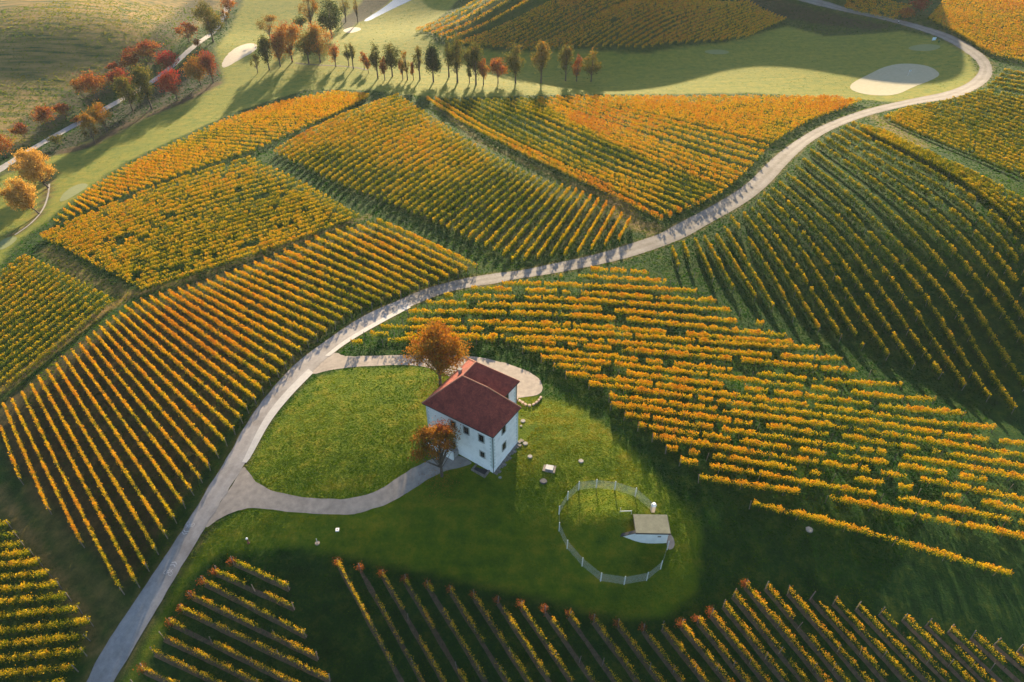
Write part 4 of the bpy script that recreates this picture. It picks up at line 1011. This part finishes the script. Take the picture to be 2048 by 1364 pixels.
# stone kerb behind the house
kp = at([(1029,797),(1037,801),(1054,812),(1064,812),(1076,804),(1083,794)]); root = empty('stone_kerb', kp[0]); 
bm = bmesh.new()
for i in range(len(kp)-1):
    d_ = kp[i+1][:2]-kp[i][:2]; nseg = max(1, int(np.linalg.norm(d_)/.55))
    for k in range(nseg):
        c = kp[i][:2]+d_*(k+.5)/nseg; an = math.atan2(d_[1], d_[0])+random.gauss(0, .08); zz = h1(*c)
        M_ = Matrix.Translation((c[0], c[1], zz+.08)) @ Matrix.Rotation(an, 4, 'Z') @ Matrix.Diagonal((.50, .34+random.uniform(-.05, .05), .5, 1))
        bmesh.ops.create_cube(bm, size=1, matrix=M_)
bpy.data.objects.remove(root)
o = bm_obj('stone_kerb', bm, simple('kerb_stone', (.40, .30, .24), (.28, .20, .16), 3)); tag(o, 'low stone kerb bending around the gravel yard behind the house', 'kerb')

# ------------------------------------------------------------------ fenced mound with the small valve house
gz = h1(*at1(1340, 1096)[:2])
zr = gz+2.75
c4 = [at_z(1264, 1028, zr), at_z(1333, 1028, zr), at_z(1343.4, 1067, zr), at_z(1273, 1067, zr)]
wx = .5*((c4[1][0]-c4[0][0])+(c4[2][0]-c4[3][0])); dy = c4[0][1]-c4[3][1]
cen = np.mean(c4, 0); vh = empty('valve_house', (cen[0], cen[1], gz), -.02); tag(vh, 'small white flat-roofed building set into the fenced grass mound', 'valve house')
hx, hy = wx/2, dy/2; print('VALVE', wx, dy, gz)
bm = bmesh.new(); box(bm, -hx+.25, hx-.25, -hy+.25, hy-.25, -2.5, 2.5); bm_obj('wall', bm, M_WHITE, vh)
bm = bmesh.new(); box(bm, -hx, hx, -hy, hy, 2.503, 2.68); bm_obj('fascia', bm, M_DARK, vh)
M_FELT = simple('roof_felt', (.13, .14, .105), (.085, .09, .07), 1.2)
bm = bmesh.new(); box(bm, -hx+.06, hx-.06, -hy+.06, hy-.06, 2.683, 2.74); bm_obj('roof', bm, M_FELT, vh)
bm = bmesh.new(); box(bm, hx-1.75, hx-1.25, -hy+.235, -hy+.26, 1.55, 1.78); bm_obj('vent', bm, M_DARK, vh)
bm = bmesh.new(); box(bm, hx-.26, hx-.22, -hy+.6, -hy+1.5, 0, 2.05); bm_obj('door', bm, simple('brown_door', (.25, .13, .08), (.18, .09, .05), 5), vh)
bm = bmesh.new()   # retaining wing wall stepping down the mound
pr = [(-hx+.25, 2.45), (-hx+.25, -2), (-hx-3.1, -2), (-hx-3.1, 1.2), (-hx-1.6, 1.75)]
y0_, y1_ = -hy+.25, -hy+.5
for yy in (0,):
    f1 = [bm.verts.new((x, y0_, z)) for x, z in pr]; f2 = [bm.verts.new((x, y1_, z)) for x, z in pr]
    bm.faces.new(f1); bm.faces.new(f2[::-1])
    for i in range(5): bm.faces.new((f1[i], f1[(i+1) % 5], f2[(i+1) % 5], f2[i]))
bmesh.ops.recalc_face_normals(bm, faces=bm.faces); bm_obj('wing_wall', bm, M_WHITE, vh)
bm = bmesh.new()
for (xa, za), (xb, zb) in (((-hx+.02, 2.50), (-hx-1.6, 1.78)), ((-hx-1.6, 1.78), (-hx-3.15, 1.23))):
    q = [(xa, za), (xb, zb), (xb, zb+.14), (xa, za+.14)]
    f1 = [bm.verts.new((x, y0_-.12, z)) for x, z in q]; f2 = [bm.verts.new((x, y1_+.12, z)) for x, z in q]
    bm.faces.new(f1); bm.faces.new(f2[::-1])
    for i in range(4): bm.faces.new((f1[i], f1[(i+1) % 4], f2[(i+1) % 4], f2[i]))
bmesh.ops.recalc_face_normals(bm, faces=bm.faces); bm_obj('coping', bm, M_DARK, vh)
sheet('driveway', [(1334,1064),(1345,1072),(1350,1088),(1346,1098),(1336,1100),(1332,1085)], M_DRIVE, .04, .1, .4, 1, .8)
pp = [(1303,1022),(1270,993),(1229,980),(1192,976),(1157,980),(1135,1000),(1118,1029),(1118,1062),(1134,1097),(1164,1132),(1201,1162),(1248,1169),(1293,1161),(1321,1138),(1334,1099)]
fpts = at(pp)
fence = empty('wire_fence', fpts[0]); tag(fence, 'round wire mesh fence on pale posts encircling the grass mound', 'fence')
o0 = fpts[0]
bm = bmesh.new(); box(bm, -.06, .06, -.06, .06, -.3, 2.1); fp_me = None
for i, p in enumerate(fpts[1:]):
    if fp_me is None: po = bm_obj('post', bm, simple('fence_post_concrete', (.62, .62, .60), (.5, .5, .49), 5), fence); fp_me = po.data
    else: po = bpy.data.objects.new('post', fp_me); C.objects.link(po); po.parent = fence
    po.location = tuple(p-o0); po.rotation_euler = (0, 0, random.uniform(0, 1.5))
M_WIRE = simple('wire_mesh', (.50, .50, .48), (.40, .40, .38), 5, .5)
for i in range(len(fpts)-1):
    a, c_ = fpts[i]-o0, fpts[i+1]-o0; d_ = c_-a; Ln = float(np.hypot(d_[0], d_[1])); nrm = np.array([-d_[1], d_[0], 0])/Ln*.006
    Vw = []; Fw = []
    def strip(p, q, up):
        k = len(Vw); Vw.extend([p-up, q-up, q+up, p+up]); Fw.append((k, k+1, k+2, k+3))
    for z_ in np.linspace(.08, 1.9, 14):
        strip(a+[0, 0, z_], c_+[0, 0, z_], np.array([0, 0, .011]))
    dn = d_/np.linalg.norm(d_)
    for s_ in np.arange(.1, Ln, .12):
        g = a+d_*(s_/Ln); strip(g+[0, 0, .08], g+[0, 0, 1.9], dn*.009)
    mesh_obj('mesh_panel', Vw, Fw, M_WIRE, fence)
P = at1(1305, 1022); root = empty('gate_pillar', P, .15); tag(root, 'pale stone pillar with a domed white cap in the mound fence', 'pillar')
bm = bmesh.new(); box(bm, -.3, .3, -.28, .28, -.4, 1.5); bmesh.ops.bevel(bm, geom=list(bm.edges), offset=.04, segments=2, affect='EDGES'); bm_obj('shaft', bm, simple('pillar_stone', (.62, .54, .47), (.48, .40, .34), 3), root)
bm = bmesh.new(); bmesh.ops.create_cone(bm, cap_ends=True, segments=16, radius1=.42, radius2=.26, depth=.4, matrix=Matrix.Translation((0, 0, 1.65))); bm_obj('cap', bm, M_WHITE, root)
P = at1(1240, 1024, 0); root = empty('handrail', P); tag(root, 'short white rail and low bar crossing the mound beside the flat roof', 'handrail')
Q = at1(1262, 1029) - P; bm = bmesh.new(); tube(bm, [(0, 0, .2), (Q[0]*.5, Q[1]*.5, Q[2]*.5+.55), (Q[0], Q[1], Q[2]+.9)], [.06]*3, 6); bm_obj('rail', bm, M_WHITE, root)
bm = bmesh.new(); tube(bm, [(0, 0, -.2), (0, 0, 1.0)], [.04, .04], 6); bm_obj('post', bm, M_GALV, root)
bm = bmesh.new(); tube(bm, [(Q[0], Q[1], Q[2]-.2), (Q[0], Q[1], Q[2]+1.0)], [.04, .04], 6); bm_obj('post', bm, M_GALV, root)

# ------------------------------------------------------------------ golf course bits
P = at1(1815, 152); root = empty('golf_flag', P); tag(root, 'white golf flag on its pin in the putting green', 'golf flag')
bm = bmesh.new(); tube(bm, [(0, 0, -.1), (0, 0, 2.3)], [.03, .03], 6); bm_obj('pole', bm, M_WHITE, root)
bm = bmesh.new(); box(bm, .03, .75, -.015, .015, 1.8, 2.3); bm_obj('flag', bm, M_WHITE, root)
P = at1(1866, 84); root = empty('golf_sign', P, .2); tag(root, 'small pale blue sign board beside the tee at the road bend', 'sign')
bm = bmesh.new(); box(bm, -.9, .9, -.04, .04, .7, 1.9); bm_obj('board', bm, simple('sign_blue', (.55, .68, .75), (.5, .62, .7), 2), root)
for x in (-.7, .7):
    bm = bmesh.new(); box(bm, x-.05, x+.05, .041, .12, -.2, 1.9); bm_obj('leg', bm, M_POST, root)
P = at1(1877, 85); root = empty('litter_bin', P); tag(root, 'small dark green bin right of the pale blue sign', 'bin')
bm = bmesh.new(); bmesh.ops.create_cone(bm, cap_ends=True, segments=14, radius1=.28, radius2=.34, depth=1.0, matrix=Matrix.Translation((0, 0, .5))); bm_obj('body', bm, simple('bin_green', (.05, .14, .05), (.03, .1, .03), 4), root)
bm = bmesh.new(); bmesh.ops.create_cone(bm, cap_ends=True, segments=14, radius1=.38, radius2=.2, depth=.14, matrix=Matrix.Translation((0, 0, 1.075))); bm_obj('lid', bm, M_DARK, root)
P = at1(1796, 47); root = empty('marker_post', P); tag(root, 'short white-topped post at the edge of the upper road', 'post')
bm = bmesh.new(); box(bm, -.12, .12, -.12, .12, -.2, .8); bm_obj('body', bm, M_DARK, root)
bm = bmesh.new(); box(bm, -.15, .15, -.15, .15, .803, 1.15); bm_obj('cap', bm, M_WHITE, root)

# ------------------------------------------------------------------ upright grass tufts
M_TUFT = leaf_mat('grass_blade', [(0, (.007, .034, .005)), (.25, (.022, .075, .006)), (.5, (.095, .130, .007)), (.75, (.21, .17, .018)), (1, (.28, .19, .05))], .55)
def bil(G, x, y):
    i = np.clip(np.searchsorted(xs, x)-1, 0, nx-2); j = np.clip(np.searchsorted(ys, y)-1, 0, ny-2)
    fx = (x-xs[i])/(xs[i+1]-xs[i]); fy = (y-ys[j])/(ys[j+1]-ys[j]); G = G.reshape(ny, nx)
    return (G[j, i]*(1-fx)+G[j, i+1]*fx)*(1-fy) + (G[j+1, i]*(1-fx)+G[j+1, i+1]*fx)*fy
nt = 620000
r_ = np.exp(rng.uniform(math.log(36), math.log(430), nt)); an = rng.uniform(-.78, .78, nt)
gx, gy = r_*np.sin(an), r_*np.cos(an)
ff = bil(fair, gx, gy); ll = bil(lawn, gx, gy); m3 = bil(mead, gx, gy); dd = bil(dry, gx, gy); ss = bil(soil, gx, gy); rr_ = bil(rough, gx, gy)
clump = fbm(gx*.7, gy*.7, 61); keep = (rng.random(nt) < np.clip(1-ff*.93, 0, 1)) & (rng.random(nt) < 1-.55*ss) & (rng.random(nt) < .35+1.1*clump)
keep &= hgt(gx, gy) > -900 if False else keep
for Pq in OUTL:
    x0, y0 = Pq.min(0); x1, y1 = Pq.max(0)
    bb = np.where(keep & (gx > x0) & (gx < x1) & (gy > y0) & (gy < y1))[0]
    if len(bb): keep[bb[in_poly(gx[bb], gy[bb], Pq)]] = False
hl = np.stack([(gx-Fc[0])*fd[0]+(gy-Fc[1])*fd[1], (gx-Fc[0])*rd[0]+(gy-Fc[1])*rd[1]], 1)
keep &= ~((hl[:, 0] > -13.5) & (hl[:, 0] < .6) & (hl[:, 1] > -.1) & (hl[:, 1] < 12.6))
gx, gy, r_, ll, m3, dd, ff, ss, rr_, clump = (q[keep] for q in (gx, gy, r_, ll, m3, dd, ff, ss, rr_, clump)); n_ = len(gx)
gz_ = bil(Z, gx, gy)
hgt_t = (.03+.0003*r_)*rng.uniform(.6, 1.5, n_)*(1-.35*ll)*(.6+.8*clump)*(1-.5*ff); wd_ = (.07+.0007*r_)*rng.uniform(.7, 1.4, n_)
a_ = rng.uniform(0, 2*math.pi, n_); ca, sa = np.cos(a_)*wd_, np.sin(a_)*wd_; lx, ly = rng.normal(size=n_)*hgt_t*.5, rng.normal(size=n_)*hgt_t*.5
V = np.empty((n_, 4, 3)); V[:, 0] = np.column_stack([gx-ca, gy-sa, gz_-.01]); V[:, 1] = np.column_stack([gx+ca, gy+sa, gz_-.01])
V[:, 2] = np.column_stack([gx+ca*.8+lx, gy+sa*.8+ly, gz_+hgt_t]); V[:, 3] = np.column_stack([gx-ca*.8+lx, gy-sa*.8+ly, gz_+hgt_t*.85])
tn = .15+.31*ll+.40*m3+.5*dd+.35*ff+.15*ss-.22*rr_+(fbm(gx*.06, gy*.06, 71)-.5)*.45+(fbm(gx*.5, gy*.5, 75)-.5)*.35*(1-.5*ll)+ll*(fbm((gx*.5+gy*.86)*.07, (gx*.86-gy*.5)*.42, 77)-.5)*.42+rng.normal(size=n_)*(.08-.045*ll)
me_ = quads_mesh('grass', V.reshape(-1, 3), n_, [M_TUFT], np.clip(tn, 0, 1)); o = bpy.data.objects.new('grass', me_); C.objects.link(o); tag(o, kind='stuff')
print('TUFTS', n_)

# fallen leaves under the two trees at the house
VL = []; TL = []
for u_, v_, rad, cnt, tt in ((881, 775, 5.5, 900, .60), (884, 955, 4.0, 700, .62), (97, 380, 5, 500, .55)):
    c0 = at1(u_, v_); rr2 = rad*np.sqrt(rng.random(cnt))*rng.uniform(.3, 1.2, cnt); aa = rng.uniform(0, 6.283, cnt); x_ = c0[0]+rr2*np.cos(aa); y_ = c0[1]+rr2*np.sin(aa)-1
    in_h = (((x_-Fc[0])*fd[0]+(y_-Fc[1])*fd[1]) > -13.6) & (((x_-Fc[0])*rd[0]+(y_-Fc[1])*rd[1]) > -.1) & (((x_-Fc[0])*fd[0]+(y_-Fc[1])*fd[1]) < 0.5)
    x_, y_ = x_[~in_h], y_[~in_h]; P = np.column_stack([x_, y_, hgt(x_, y_)+.10]); q = leaf_quads(P, rng.uniform(.05, .10, len(P))); q[:, 2] = np.repeat(P[:, 2], 4)+(q[:, 2]-np.repeat(P[:, 2], 4))*.3
    VL.append(q); TL.append(np.clip(tt+rng.normal(size=len(P))*.05, 0, 1))
me_ = quads_mesh('fallen_leaves', np.vstack(VL), sum(map(len, TL)), [M_TREE], np.concatenate(TL)); o = bpy.data.objects.new('fallen_leaves', me_); C.objects.link(o); tag(o, kind='stuff')

# ------------------------------------------------------------------ haze
HAZE = 0.00005
bm = bmesh.new(); box(bm, -1500, 1500, -1100, 2500, -60, 130)
mh = bpy.data.materials.new('haze_air'); mh.use_nodes = True; mh.node_tree.nodes.clear()
o_ = mh.node_tree.nodes.new('ShaderNodeOutputMaterial'); pv = mh.node_tree.nodes.new('ShaderNodeVolumePrincipled')
pv.inputs['Color'].default_value = (.80, .92, 1.0, 1); pv.inputs['Density'].default_value = HAZE; pv.inputs['Anisotropy'].default_value = .2
mh.node_tree.links.new(pv.outputs[0], o_.inputs['Volume'])
hz = bm_obj('haze', bm, mh); tag(hz, kind='stuff')
